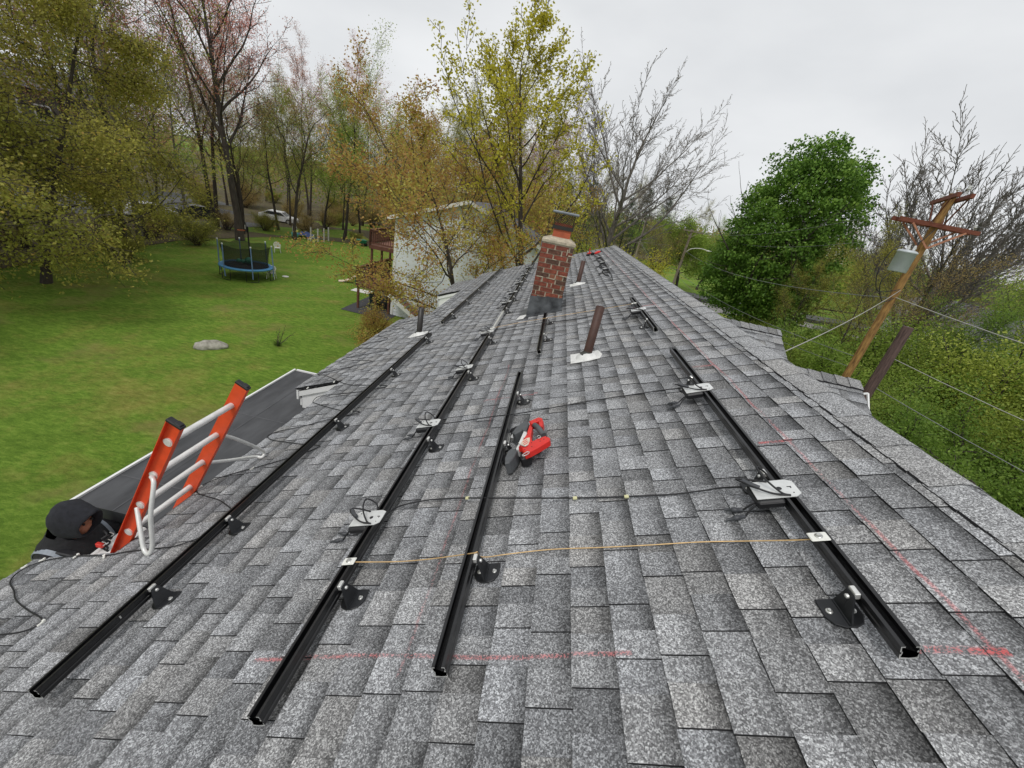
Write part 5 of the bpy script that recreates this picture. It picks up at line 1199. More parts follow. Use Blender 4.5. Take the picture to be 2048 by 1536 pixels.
def env_crown(T, mat_, seed, zc, rz, rx, nclump, per, size, clump=.55, skew=0.0, low=-.8, fill=.35):
    # leaf clumps spread over an egg-shaped crown; lobes and gaps keep its outline uneven
    rg = np.random.default_rng(seed); P = []; tn = []; lob = rg.normal(size=(16, 3)); lob /= np.linalg.norm(lob, axis=1, keepdims=True)
    for i in range(nclump):
        d = rg.normal(size=3); d /= np.linalg.norm(d)
        if d[2] < low: continue
        bump = .84 + .26 * max(0, float((lob @ d).max()) - .72) / .28; k = rg.uniform(.78, 1.0) if rg.random() > fill else rg.uniform(.35, .8)
        wz = 1.0 if d[2] > 0 else .85; fat = 1 + .30 * max(0, -d[2])
        c = np.array([d[0] * rx * fat * bump * k + skew * d[2] * rx * .3, d[1] * rx * fat * bump * k, zc + d[2] * rz * bump * k * wz]); cs = clump * rg.uniform(.6, 1.25)
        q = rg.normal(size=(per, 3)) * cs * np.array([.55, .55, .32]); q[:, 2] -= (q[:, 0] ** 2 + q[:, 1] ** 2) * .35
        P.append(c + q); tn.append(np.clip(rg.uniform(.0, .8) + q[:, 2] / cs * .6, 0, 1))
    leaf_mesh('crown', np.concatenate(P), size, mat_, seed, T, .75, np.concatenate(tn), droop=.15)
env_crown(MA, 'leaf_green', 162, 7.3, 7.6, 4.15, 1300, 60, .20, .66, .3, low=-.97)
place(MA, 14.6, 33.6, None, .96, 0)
# far line of trees
fr_ = random.Random(9)
for i in range(30):
    x = -6 + i * 3.1 + fr_.uniform(-1.5, 1.5); y = 84 + fr_.uniform(-6, 14); t = [A6, A1, A5, A4, A2][fr_.randint(0, 4)]
    nm = {A6.name: 'green tree in the far row beyond the road', A1.name: 'olive tree in the far row beyond the road', A5.name: 'bare tree in the far row beyond the road', A4.name: 'yellow-green tree in the far row beyond the road', A2.name: 'brownish tree in the far row beyond the road'}[t.name]
    place(t, x, y, nm, fr_.uniform(.46, .64), fr_.uniform(0, 6), group=nm.replace('tree in', 'trees in'))
for i in range(26):
    x = -110 + i * 12 + fr_.uniform(-3, 3); y = 150 + fr_.uniform(-15, 25); t = [A6, A4, A2, A1][fr_.randint(0, 3)]
    place(t, x, y, 'distant tree on the rise at the horizon', fr_.uniform(.7, 1.0), fr_.uniform(0, 6), group='distant trees on the rise at the horizon')
# street side: screens of trees and bushes right of the pole
place(A6, 18.5, 22.0, 'green leafing tree behind the cut pole stub', .46, 1.0, group=''); place(A1, 14.8, 23.5, 'olive leafing tree right behind the transformer pole', .42, 2.0, group='')
place(A6, 22.5, 15.5, 'green leafing tree at the right frame edge, half way up', .50, 3.0, group=''); place(A4, 22.0, 21.5, 'yellow-green tree behind the others at the right frame edge', .50, 4.0, group='')
place(A2, 21.5, 28.0, 'brownish twiggy tree between the maple and the bare tree', .56, 5.0, group=''); place(A1, 14.6, 28.0, 'olive leafing tree low in front of the maple', .36, 5.0, group='')
place(A6, 29.0, 26.0, 'green tree farther back at the right frame edge', .60, 1.5, group=''); place(A2, 17.5, 26.0, 'brownish twiggy tree just right of the maple trunk', .44, .6, group='')
ss_ = [(12.8, 13.2, S3, .9), (14.0, 9.6, S3, 1.0), (12.6, 17.4, S4, .95), (15.6, 12.8, S4, 1.2), (16.4, 8.8, S5, 1.1), (14.6, 6.2, S5, 1.0), (18.0, 12.4, S4, 1.35), (17.4, 16.0, S4, 1.35), (14.0, 19.6, S3, 1.2), (19.2, 9.4, S3, 1.3), (16.6, 5.0, S5, 1.0), (20.4, 6.0, S5, 1.2),
       (11.6, 20.6, S4, .9), (20.6, 12.6, S4, 1.5), (12.8, 23.0, S3, 1.0), (12.2, 10.2, S5, .9), (18.2, 2.8, S5, 1.0), (14.2, 3.2, S5, .9), (12.4, 7.0, S5, .9), (23.0, 9.5, S3, 1.5), (11.4, 26.0, S4, .8), (16.2, 20.0, S4, 1.3), (13.5, 30.5, S4, .9), (19.6, 18.4, S4, 1.5), (22.4, 3.0, S5, 1.2), (21.8, 18.0, S3, 1.5), (10.9, 13.6, S5, .75), (24.8, 13.0, S4, 1.6), (17.5, 30.0, S5, .9), (20.5, 33.0, S5, 1.0), (19.0, 25.0, S4, 1.2), (25.5, 5.5, S3, 1.5), (11.0, 17.0, S5, .7), (9.9, 21.5, S5, .6), (24.0, 24.0, S3, 1.5), (15.6, 0.4, S5, .9), (11.6, 4.2, S5, .7), (13.0, -0.5, S5, .8)]
sn = {S3.name: 'mid-green bush in the thicket right of the poles', S4.name: 'yellow-green bush in the thicket right of the poles', S5.name: 'dark green bush in the thicket right of the poles'}
for i, (x, y, t, k) in enumerate(ss_): place(t, x, y, sn[t.name], k * rw.uniform(.92, 1.08), rw.uniform(0, 6), group=sn[t.name].replace('bush in', 'bushes in'))
# far-off woods that read as one mass
def far_wood(name, label, region, n, hmin, hmax, size, mats_, seed):
    rg = np.random.default_rng(seed); (x0, x1, y0, y1) = region
    for q, mt in enumerate(mats_):
        P = []; tn = []
        for i in range(n):
            x, y = rg.uniform(x0, x1), rg.uniform(y0, y1); z0 = gz(x, y); h = rg.uniform(hmin, hmax); r = h * rg.uniform(.16, .26); k = 110
            d = rg.normal(size=(k, 3)); d /= np.linalg.norm(d, axis=1, keepdims=True); u = rg.uniform(.3, 1, size=(k, 1)) ** .5
            c = np.array([x, y, z0 + h * .56]) + d * u * np.array([r, r, h * .46]); P.append(c); tn.append(np.clip(rg.uniform(.1, .8) + rg.normal(size=k) * .15, 0, 1))
        o = leaf_mesh(name, np.concatenate(P), size, mt, seed + q, None, .8, np.concatenate(tn)); tag(o, label[q], 'wood', None, 'stuff')
far_wood('far_woodland', ['olive mass of far trees filling the depth of the wood on the left', 'brown mass of far trees filling the depth of the wood on the left', 'yellow-green mass of far trees filling the depth of the wood on the left'], (-130, -2, 66, 130), 170, 8, 13, .36, ['leaf_olive', 'leaf_dull', 'leaf_mid'], 301)
far_wood('far_woodland', ['olive-green mass of trees on the rise along the right horizon', 'brownish mass of trees on the rise along the right horizon', 'green mass of trees on the rise along the right horizon'], (5, 170, 105, 190), 260, 6, 10, .55, ['leaf_olive', 'leaf_dull', 'leaf_mid'], 321)
far_wood('far_woodland', ['green mass of trees beyond the street at the right frame edge', 'olive mass of trees beyond the street at the right frame edge'], (40, 130, -10, 100), 200, 6, 10, .5, ['leaf_mid', 'leaf_olive'], 331)
for o in list(sc.objects):
    if '_used' in o: del o['_used']
    if o.get('group') == '': del o['group']
for t in (A1, A2, A3, A4, A5, A6, S1, S2, S3, S4, S5, CO):
    if t.get('label') == 'x': print('UNPLACED', t.name)

# ================================================================== NEIGHBOUR'S WHITE HOUSE AND DECK
HX0, HX1, HY0, HY1, EV, AP = -11.5, -3.0, 24.5, 33.5, 6.05, 7.6
TM = Matrix.Translation((-7.25, 29, 0)); T = thing('white_house', 'white sided gable house behind the orange-leaved tree, left of the chimney', 'house', M=TM)
m = MB(); hx = (HX0 + HX1) / 2
def clap(m, p0, p1, z0, z1f, outn):        # lapped siding boards between two plan points, top given by z1f(t)
    z = z0; p0 = Vector(p0); p1 = Vector(p1); n = Vector(outn)
    while True:
        zt = z + .115; ts = []
        N_ = 40; t_in = [i / N_ for i in range(N_ + 1) if z1f(i / N_) >= zt - .02]
        if not t_in: break
        a, b = t_in[0], t_in[-1]
        A, B = p0 + (p1 - p0) * a, p0 + (p1 - p0) * b
        m.face([A + n * .022 + Vector((0, 0, z)), B + n * .022 + Vector((0, 0, z)), B + n * .006 + Vector((0, 0, zt)), A + n * .006 + Vector((0, 0, zt))])
        m.face([A + n * .006 + Vector((0, 0, z)), B + n * .006 + Vector((0, 0, z)), B + n * .022 + Vector((0, 0, z)), A + n * .022 + Vector((0, 0, z))])
        z = zt
clap(m, (HX0, HY0, 0), (HX1, HY0, 0), .3, lambda t: EV + (AP - EV) * (1 - abs(2 * t - 1)), (0, -1, 0))
clap(m, (HX0, HY1, 0), (HX0, HY0, 0), .3, lambda t: EV, (-1, 0, 0))
m.idx([(HX0, HY0, 0), (HX1, HY0, 0), (HX1, HY1, 0), (HX0, HY1, 0), (HX0, HY0, EV), (HX1, HY0, EV), (HX1, HY1, EV), (HX0, HY1, EV), (hx, HY0, AP), (hx, HY1, AP)], [(0, 1, 5, 8, 4), (1, 2, 6, 5), (2, 3, 7, 9, 6), (3, 0, 4, 7)])
m.build('siding', 'siding', T, world=TM)
m = MB(); 
m.box((HX0 - .005, HY0 - .03, EV / 2), (.16, .05, EV - .1)); m.box((HX0 - .03, HY0 + .06, EV / 2), (.05, .12, EV - .1)); m.build('corner_trim', 'white_trim', T, world=TM)
m = MB(); m.box((HX1 + .005, HY0 - .03, EV / 2), (.16, .05, EV - .1)); m.build('corner_trim', 'white_trim', T, world=TM)
m = MB(); nrm_ = Vector((-(AP - EV), 0, (hx - HX0))).normalized()
for s_, xe_ in ((-1, HX0 - .35), (1, HX1 + .35)):
    ze_ = EV - .35 * (AP - EV) / (hx - HX0) + .10; q = [(xe_, HY0 - .35, ze_), (xe_, HY1 + .35, ze_), (hx, HY1 + .35, AP + .10), (hx, HY0 - .35, AP + .10)]
    q = q[::-1] if s_ == -1 else q; m.face(q); m.face([(a, b, c - .12) for a, b, c in q][::-1])
rf = m.build('roof', 'roof_grey', T, world=TM)
m = MB()
for s_, xe_ in ((-1, HX0 - .35), (1, HX1 + .35)):
    ze_ = EV - .35 * (AP - EV) / (hx - HX0); m.bar((xe_, HY0 - .37, ze_ + .03), (hx - s_ * -.0, HY0 - .37, AP + .03), .05, .20); m.bar((xe_ + s_ * .04, HY0 - .4, ze_ + .02), (xe_ + s_ * .04, HY1 + .4, ze_ + .02), .12, .14)
m.build('rake_trim', 'white_trim', rf, world=TM)
TM = Matrix.Translation((-12.8, 27, 0)); T = thing('wooden_deck', 'two-level brown wooden deck on posts against the white house', 'deck', M=TM)
def deck(x0, x1, y0, y1, zf, rail_h, zpost, posts):
    m = MB(); n = int((y1 - y0) / .145)
    for i in range(n): m.box(((x0 + x1) / 2, y0 + (i + .5) * .145, zf - .015), (x1 - x0, .138, .03))
    m.build('deck_floor', 'deck_board', T, world=TM)
    m = MB(); m.box(((x0 + x1) / 2, y0 - .02, zf - .14), (x1 - x0 + .1, .04, .24)); m.box((x0 - .02, (y0 + y1) / 2, zf - .14), (.04, y1 - y0, .24)); m.box(((x0 + x1) / 2, y1 + .02, zf - .14), (x1 - x0 + .1, .04, .24))
    for i in range(8): m.box((x0 + (x1 - x0) * (i + .5) / 8, (y0 + y1) / 2, zf - .15), (.04, y1 - y0 - .1, .2))
    m.build('joist_frame', 'deck_wood', T, world=TM)
    for (a, b) in (((x0, y0), (x1 - .05, y0)), ((x0, y0), (x0, y1)), ((x0, y1), (x1 - .05, y1))):
        a, b = Vector((*a, 0)), Vector((*b, 0)); L = (b - a).length; d = (b - a) / L; m = MB()
        m.bar(a + Vector((0, 0, zf + rail_h)), b + Vector((0, 0, zf + rail_h)), .14, .035); m.bar(a + Vector((0, 0, zf + rail_h - .08)), b + Vector((0, 0, zf + rail_h - .08)), .04, .09); m.bar(a + Vector((0, 0, zf + .10)), b + Vector((0, 0, zf + .10)), .04, .09)
        m.build('top_rail', 'deck_wood', T, world=TM)
        m = MB(); k = int(L / .15)
        for i in range(1, k): p = a + d * (L * i / k); m.box((p.x, p.y, zf + rail_h / 2 + .01), (.038 if abs(d.x) > .5 else .038, .038, rail_h - .16))
        m.build('baluster_row', 'deck_wood', T, world=TM)
        k = max(1, int(L / 1.8))
        for i in range(k + 1):
            p = a + d * (L * i / k); m = MB(); m.box((p.x, p.y, zf + rail_h / 2), (.10, .10, rail_h + .16), taper=.9); m.build('railing_post', 'deck_wood', T, world=TM)
    for (x, y) in posts:
        m = MB(); m.box((x, y, (zpost + zf - .02) / 2), (.12, .12, zf - zpost - .02)); m.build('post', 'deck_wood', T, world=TM)
deck(-13.82, HX0 - .02, 24.3, 29.4, 1.72, .92, 0, [(-13.75, 24.4), (-12.6, 24.4), (-13.75, 27), (-13.75, 29.3), (-11.7, 24.4), (-12.6, 27)])
deck(-13.85, HX0 - .02, 26.1, 29.4, 3.90, .92, 1.72, [(-13.75, 26.2), (-13.75, 27.8), (-13.75, 29.3), (-12.3, 29.3)])
m = MB()                                   # stair running down the front of the house
for i in range(9): m.box((HX0 + .25 + i * .28, 24.0, 1.6 - i * .19), (.3, .9, .04))
m.build('stair_treads', 'deck_board', T, world=TM)
m = MB(); m.bar((HX0 + .1, 23.55, 1.55), (HX0 + 2.7, 23.55, -.15), .04, .24); m.bar((HX0 + .1, 23.55, 2.5), (HX0 + 2.7, 23.55, .8), .05, .09); m.build('stair_rail', 'white_trim', T, world=TM)
sheet('patio_slab', [(-14.4, 23.4), (-11.2, 23.2), (-11.2, 29.5), (-14.4, 29.5)], 'patio_dark', .03)
def bin_(x, y, label, h=1.0):
    T = thing('wheeled_bin', label, 'bin', loc=(x, y, 0)); m = MB(); m.box((0, 0, h * .45), (.5, .55, h * .9), taper=1.12); m.build('body', 'bin_dark', T)
    m = MB(); m.bbox((0, .02, h * .93), (.62, .68, .07), .02); m.build('lid', 'bin_dark', T); m = MB(); m.bar((-.2, .36, h * .88), (.2, .36, h * .88), .03); m.build('handle', 'black_plastic', T)
    for s_ in (-1, 1): m = MB(); m.tube([(s_ * .24, .27, .1), (s_ * .29, .27, .1)], .1, 14); m.build('wheel', 'tyre', T)
bin_(-13.0, 25.3, 'dark green wheeled bin under the lower deck near its corner post'); bin_(-12.1, 25.9, 'dark wheeled bin farther in under the lower deck', 1.1)
T = thing('toy_box', 'cream and green plastic storage box beyond the corner of the lower deck', 'toy box', loc=(-16.2, 31.2, 0), ); T.rotation_euler.z = .3
m = MB(); m.bbox((0, 0, .62), (.85, 1.0, 1.24), .08); m.build('body', 'cream', T); m = MB(); m.bbox((0, .0, 1.29), (.95, 1.1, .12), .04); m.build('lid', 'toy_green', T); m = MB(); m.box((-.44, .1, .62), (.03, .5, .9)); m.build('door', 'toy_green', T)
T = thing('play_slide', 'low cream plastic play slide on the grass left of the storage box', 'toy slide', loc=(-17.3, 30.2, 0)); T.rotation_euler.z = .5
m = MB(); P = smooth_path([(-.8, 0, .05), (-.5, 0, .08), (0, 0, .25), (.35, 0, .5), (.5, 0, .52)], 4)
for a, b in zip(P, P[1:]): m.bar(a, b, .5, .04)
m.build('chute', 'cream', T); m = MB(); m.box((.45, 0, .25), (.1, .5, .48)); m.build('step', 'toy_green', T)
o = MB(); o.bbox((0, 0, .03), (1.4, .8, .05), .02); ob = o.build('white_board', 'plastic_white'); ob.location = (-15.4, 28.4, 0); tag(ob, 'white board lying flat on the grass by the lower deck', 'board')

# ------------------------------------------------------------------ trampoline and things on the lawn
cx, cy = -22.45, 25.85; Rm = 1.56; zt = .80
T = thing('trampoline', 'round trampoline with black net and blue padded rim on the back lawn', 'trampoline', loc=(cx, cy, 0))
m = MB(); m.lathe([(0, zt), (Rm - .22, zt), (Rm - .2, zt - .01), (0, zt - .012)], n=48); m.build('jump_mat', 'tramp_mat', T)
m = MB(); m.lathe([(Rm - .24, zt + .012), (Rm - .22, zt + .05), (Rm, zt + .05), (Rm + .04, zt + .02), (Rm + .03, zt - .05), (Rm, zt - .05)], n=48); m.build('rim_pad', 'tramp_blue', T)
m = MB(); m.tube([(Rm * math.cos(a * math.pi / 24), Rm * math.sin(a * math.pi / 24), zt - .05) for a in range(49)], .025, 8); m.build('ring', 'steel', T)
for k in range(6):
    a0, a1 = math.pi / 3 * k + .1, math.pi / 3 * k + .55; m = MB(); f = lambda a, r, z: (r * math.cos(a), r * math.sin(a), z)
    m.tube([f(a0, Rm, zt - .05), f(a0, Rm + .02, .05), f((a0 + a1) / 2, Rm + .03, .03), f(a1, Rm + .02, .05), f(a1, Rm, zt - .05)], .02, 8); m.build('leg', 'black_plastic', T)
    ap_ = math.pi / 3 * k + .33; m = MB(); m.tube(smooth_path([f(ap_, Rm + .05, .25), f(ap_, Rm + .08, 1.0), f(ap_, Rm + .06, 1.5), f(ap_, Rm + .05, 2.3)], 4), .034, 10)
    m.build('pole', 'foam_blue', T); m = MB(); m.lathe([(.0, .05), (.04, .04), (.05, 0), (.045, -.04)], c=f(ap_, Rm + .05, 2.32), n=10); m.build('pole_cap', 'plastic_white', T)
m = MB(); n = 48; vs = []
for j in range(8):
    z = zt + .03 + (1.25) * j / 7; rr = Rm - .28 - .12 * math.sin(j / 7 * 3.14) * .3
    for i in range(n):
        a = 2 * math.pi * i / n; lift = abs(math.cos(3 * (a - .33))) * .10 * (j / 7); vs.append(((rr + .22 * (j / 7) * abs(math.cos(3 * (a - .33)))) * math.cos(a), (rr + .22 * (j / 7) * abs(math.cos(3 * (a - .33)))) * math.sin(a), z + lift * 1.4))
m.idx(vs, [(j * n + i, j * n + (i + 1) % n, (j + 1) * n + (i + 1) % n, (j + 1) * n + i) for j in range(7) for i in range(n)], smooth=True); m.build('net', 'net', T)
for (dx, dy, r, lb) in [(-.75, .25, .15, 'small green ball on the trampoline mat, leftmost of the three'), (-.48, .32, .14, 'small green ball on the trampoline mat, middle of the three'), (-.15, .45, .24, 'large green ball on the trampoline mat')]:
    m = MB(); m.lathe([(r * math.sin(math.pi * i / 12), -r * math.cos(math.pi * i / 12)) for i in range(13)], n=20); o = m.build('ball', 'ball_green'); o.location = (cx + dx, cy + dy, zt + r); tag(o, lb, 'ball')
def lawn_chair(x, y, rot, label, ln=0.0):
    T = thing('lawn_chair', label, 'chair', M=Matrix.Translation((x, y, 0)) @ Matrix.Rotation(rot, 4, 'Z') @ Matrix.Rotation(ln, 4, 'Y'))
    m = MB(); m.bbox((0, 0, .42), (.46, .46, .03), .012); m.build('seat', 'plastic_white', T)
    m = MB(); n_ = 7
    for i in range(n_):
        a = -1.0 + 2.0 * i / (n_ - 1); m.bar((-.22 + .04 * abs(a), .20 * a, .43), (-.30 + .05 * abs(a), .22 * a, .84 - .05 * a * a), .045, .015)
    m.tube(smooth_path([(-.25, -.24, .70), (-.30, -.16, .82), (-.31, 0, .86), (-.30, .16, .82), (-.25, .24, .70)], 4), .022, 8); m.build('backrest', 'plastic_white', T)
    for s_ in (-1, 1):
        m = MB(); m.tube(smooth_path([(-.25, s_ * .24, .70), (-.05, s_ * .27, .66), (.18, s_ * .27, .64), (.23, s_ * .25, .58), (.22, s_ * .23, .42)], 4), .02, 8); m.build('arm', 'plastic_white', T)
        for sx in (-1, 1): m = MB(); m.tube([(sx * .20, s_ * .20, .42), (sx * .26, s_ * .25, 0)], [.028, .018], 8); m.build('leg', 'plastic_white', T)
lawn_chair(-21.3, 26.7, -1.2, 'cream plastic chair on the grass against the right side of the trampoline'); lawn_chair(-26.6, 35.0, -.9, 'white plastic chair on the grass beyond the trampoline'); lawn_chair(-28.6, 43.2, .6, 'white plastic chair tipped among the toys at the wood edge', .9)
m = MB(); m.lathe([(0, .03), (.10, .035), (.135, .02), (.14, 0)], n=20); o = m.build('flying_disc', 'plastic_white'); o.location = at(571, 553, z=.02); o.scale = (1.6, 1.6, 1); tag(o, 'white disc lying on the grass right of the trampoline', 'disc')
p = at(420, 686, z=.2); m = MB(); bm = bmesh.new(); bmesh.ops.create_icosphere(bm, subdivisions=4, radius=1); r5 = random.Random(2)
for v in bm.verts:
    c = v.co; k = 1 + .10 * math.sin(3 * c.x + 1) * math.cos(4 * c.y) + .05 * math.sin(9 * c.x + 5 * c.z) + r5.uniform(-.012, .012); v.co = Vector((c.x * .66 * k, c.y * .34 * k, max(-.1, c.z * .27 * k * (1 - .35 * c.x * c.x))))
bm.verts.index_update(); m.idx([v.co.copy() for v in bm.verts], [[v.index for v in f.verts] for f in bm.faces], smooth=True); bm.free()
o = m.build('boulder', 'rock'); o.location = (p.x, p.y, .05); o.rotation_euler.z = .62; tag(o, 'long flat grey boulder lying alone on the lawn', 'rock')
sp_ = make_tree('sapling', 'thin bare sapling in a grass tuft right of the boulder on the lawn', 'sapling', dict(H=1.0, r=.02, forks=4, fspread=.35, lean=(.2, .1, 1), rmin=.006, lv=[dict(n=5, wob=.1, up=.02, k=4, t0=.3, ang=(20, 40), len=.4, rr=.6, tap=.4), dict(n=3, wob=.15, up=.02, tap=.4)]), 171, 'leaf_olive', .05, 3, .04)
q = at(555, 692, z=0); sp_.matrix_world = Matrix.Translation((q.x, q.y, 0))
m = MB(); r5 = random.Random(8)
for i in range(70): a = r5.uniform(0, 6.28); r = r5.uniform(0, .14); b = Vector((r * math.cos(a), r * math.sin(a), 0)); m.bar(b, b + Vector((math.cos(a) * .09, math.sin(a) * .09, r5.uniform(.12, .26))), .008, .003)
m.build('grass_tuft', 'leaf_mid', sp_)
# toys and posts at the wood edge
q = at(590, 477, z=0)
T = thing('toy_cart', 'teal bucket-like ride-on toy with white handle at the wood edge', 'toy', loc=(q.x, q.y, 0)); m = MB(); m.lathe([(.0, .18), (.30, .18), (.36, .62), (.33, .62), (.28, .22)], n=18); m.build('body', 'teal', T)
m = MB(); m.tube(smooth_path([(-.25, 0, .6), (-.22, 0, 1.2), (0, 0, 1.35), (.22, 0, 1.2), (.25, 0, .6)], 4), .03, 8); m.build('handle', 'plastic_white', T); m = MB(); m.lathe([(0, 0), (.26, 0), (.28, .17), (0, .17)], n=16); m.build('base', 'black_plastic', T)
q = at(606, 476, z=0); m = MB(); bm = bmesh.new(); bmesh.ops.create_grid(bm, x_segments=16, y_segments=10, size=1)
for v in bm.verts: v.co = Vector((v.co.x * 1.0, v.co.y * .6, max(0, .62 * (1 - v.co.x ** 2 * .6 - v.co.y ** 2 * .5) + .08 * math.sin(9 * v.co.x) * math.cos(7 * v.co.y))))
bm.verts.index_update(); m.idx([v.co.copy() for v in bm.verts], [[v.index for v in f.verts] for f in bm.faces]); bm.free()
o = m.build('tarp', 'tarp_blue'); o.location = (q.x, q.y + .6, 0); tag(o, 'crumpled blue tarp heaped beside the teal toy', 'tarp')
T = thing('wire_fence', 'short wire fence of four white posts at the wood edge', 'fence', loc=(-27.9, 43.6, 0)); pp = []
for (x, y) in ((622, 483), (636, 486), (648, 484), (657, 482)):
    q = at(x, y, z=0); pp.append(q); m = MB(); m.box((q.x + 27.9, q.y - 43.6, .75), (.11, .11, 1.5)); m.build('post', 'post_white', T)
m = MB()
for z in (.4, .8, 1.2):
    for a, b in zip(pp, pp[1:]): m.tube([(a.x + 27.9, a.y - 43.6, z), (b.x + 27.9, b.y - 43.6, z)], .012, 5)
m.build('wires', 'wire_pale', T)
q = at(722, 492, z=0); T = thing('wheelbarrow', 'green wheelbarrow tipped on leaf litter left of the upper deck', 'wheelbarrow', M=Matrix.Translation((q.x, q.y, 0)) @ Matrix.Rotation(.8, 4, 'Z'))
m = MB(); m.box((0, 0, .55), (.9, .7, .35), taper=1.3); m.build('tray', 'toy_green', T); m = MB(); m.tube([(.55, -.05, .2), (.55, .05, .2)], .2, 16); m.build('wheel', 'tyre', T)
for s_ in (-1, 1): m = MB(); m.tube([(.5, s_ * .08, .2), (-.4, s_ * .28, .42), (-1.0, s_ * .3, .55)], .022, 8); m.tube([(-.2, s_ * .25, .4), (-.3, s_ * .28, 0)], .02, 8); m.build('handle', 'deck_wood', T)
q = at(452, 503, z=0); T = thing('basketball_hoop', 'black basketball backboard with white square behind the trampoline', 'basketball hoop', M=Matrix.Translation((-24.3, 28.6, 0)) @ Matrix.Rotation(-.8, 4, 'Z'))
m = MB(); m.tube([(0, 0, 0), (0, 0, 2.9)], .05, 10); m.build('pole', 'black_plastic', T); m = MB(); m.prism([(-.5, 0), (.5, 0), (.5, .35), (.3, .65), (-.3, .65), (-.5, .35)], -.02, .02, M=Matrix.Translation((0, -.12, 2.55)) @ Matrix.Rotation(math.pi / 2, 4, 'X')); bb = m.build('backboard', 'black_plastic', T)
m = MB(); m.box((0, -.15, 2.85), (.28, .012, .26)); m.build('target_square', 'plastic_white', bb); m = MB(); m.tube([(.23 * math.cos(a * .3142), -.40 + .23 * math.sin(a * .3142), 2.6) for a in range(21)], .012, 6); m.build('rim', 'orange_plastic', T)
m = MB(); m.bbox((0, .15, .1), (.7, 1.0, .2), .05); m.build('base', 'black_plastic', T)

# ------------------------------------------------------------------ buildings seen through the wood
TM = Matrix.Translation((-62, 36, 0)); T = thing('apartment_building', 'grey apartment building with white trim glimpsed through the trees at far left', 'building', M=TM)
m = MB(); m.box((-66, 33, 4.4), (9, 44, 10)); m.build('wall', 'condo', T, world=TM)
for i in range(9):
    for j in range(3):
        y = 14 + i * 4.6; z = 1.4 + j * 2.9; m = MB(); m.box((-61.46, y, z), (.08, 1.7, 1.6)); wf = m.build('window', 'white_trim', T, world=TM); m = MB(); m.box((-61.40, y, z), (.04, 1.35, 1.3)); m.build('pane', 'glass_dark', wf, world=TM)
for i in range(9):
    m = MB(); m.box((-61.35, 11.7 + i * 4.6, 4.2), (.22, .25, 9.4)); m.build('trim_strip', 'white_trim', T, world=TM)
m = MB(); m.idx([(-71, 10, 9.4), (-60.6, 10, 9.4), (-60.6, 56, 9.4), (-71, 56, 9.4), (-66, 12, 12), (-66, 54, 12)], [(0, 1, 4), (1, 2, 5, 4), (2, 3, 5), (3, 0, 4, 5), (0, 3, 2, 1)]); m.build('roof', 'roof_grey', T, world=TM)
def car(x, y, rot, paint, label):
    T = thing('parked_car', label, 'car', M=Matrix.Translation((x, y, gz(x, y) + .05)) @ Matrix.Rotation(rot, 4, 'Z'))
    Mx = Matrix(((1, 0, 0, 0), (0, 0, 1, 0), (0, 1, 0, 0), (0, 0, 0, 1)))
    m = MB(); m.prism([(-2.2, .28), (2.2, .28), (2.25, .62), (2.05, .82), (1.15, .92), (.55, 1.38), (-1.1, 1.42), (-1.85, .98), (-2.2, .92)][::-1], -.86, .86, M=Mx); m.build('body', paint, T)
    m = MB(); m.prism([(1.0, .95), (.5, 1.32), (-1.05, 1.35), (-1.6, .98)][::-1], -.868, .868, M=Mx); m.build('side_window', 'glass_dark', T)
    m = MB(); m.idx([(1.13, -.72, .955), (1.13, .72, .955), (.60, .68, 1.365), (.60, -.68, 1.365)], [(0, 1, 2, 3)]); m.build('windscreen', 'glass_dark', T)
    for sx in (-1.35, 1.38):
        for s_ in (-1, 1): m = MB(); m.tube([(sx, s_ * .70, .33), (sx, s_ * .90, .33)], .33, 18); wh = m.build('wheel', 'tyre', T); m = MB(); m.tube([(sx, s_ * .895, .33), (sx, s_ * .91, .33)], .19, 14); m.build('rim', 'steel', wh)
    for s_ in (-1, 1): m = MB(); m.bbox((2.16, s_ * .62, .68), (.16, .34, .14), .03); m.build('headlight', 'plastic_white', T)
car(-45, 41, 1.2, 'car_white', 'white car parked beyond the trees left of the twin-stem maple'); car(-44, 46, 1.2, 'car_dark', 'dark car parked beyond the trees behind the trampoline'); car(-48, 33, 1.2, 'car_silver', 'silver car parked beyond the trees at far left'); car(-39.5, 54, .3, 'car_white', 'white car glimpsed between trunks left of the fence posts')
car(22.5, 50.5, 2.6, 'car_dark', 'dark car parked on the driveway beyond the far gable'); car(21.0, 30.0, 1.4, 'car_white', 'white car in the street behind the bushes below the maple')
TM = Matrix.Translation((37, 40, 1)); T = thing('street_house', 'white house mostly hidden behind the bushes right of the maple', 'house', M=TM)
m = MB(); clap(m, (33, 34, 0), (33, 46, 0), 1.2, lambda t: 5.2, (-1, 0, 0)); m.box((37, 40, 3.0), (7.95, 12, 4.2)); m.build('wall', 'siding', T, world=TM); m = MB(); m.idx([(32.5, 33.5, 5.1), (41.5, 33.5, 5.1), (41.5, 46.5, 5.1), (32.5, 46.5, 5.1), (37, 33.5, 7.4), (37, 46.5, 7.4)], [(0, 1, 4), (1, 2, 5, 4), (2, 3, 5), (3, 0, 4, 5)]); m.build('roof', 'roof_grey', T, world=TM)
for y in (36, 39, 42.5): m = MB(); m.box((32.95, y, 3.2), (.06, 1.0, 1.4)); m.build('window', 'glass_dark', T, world=TM)

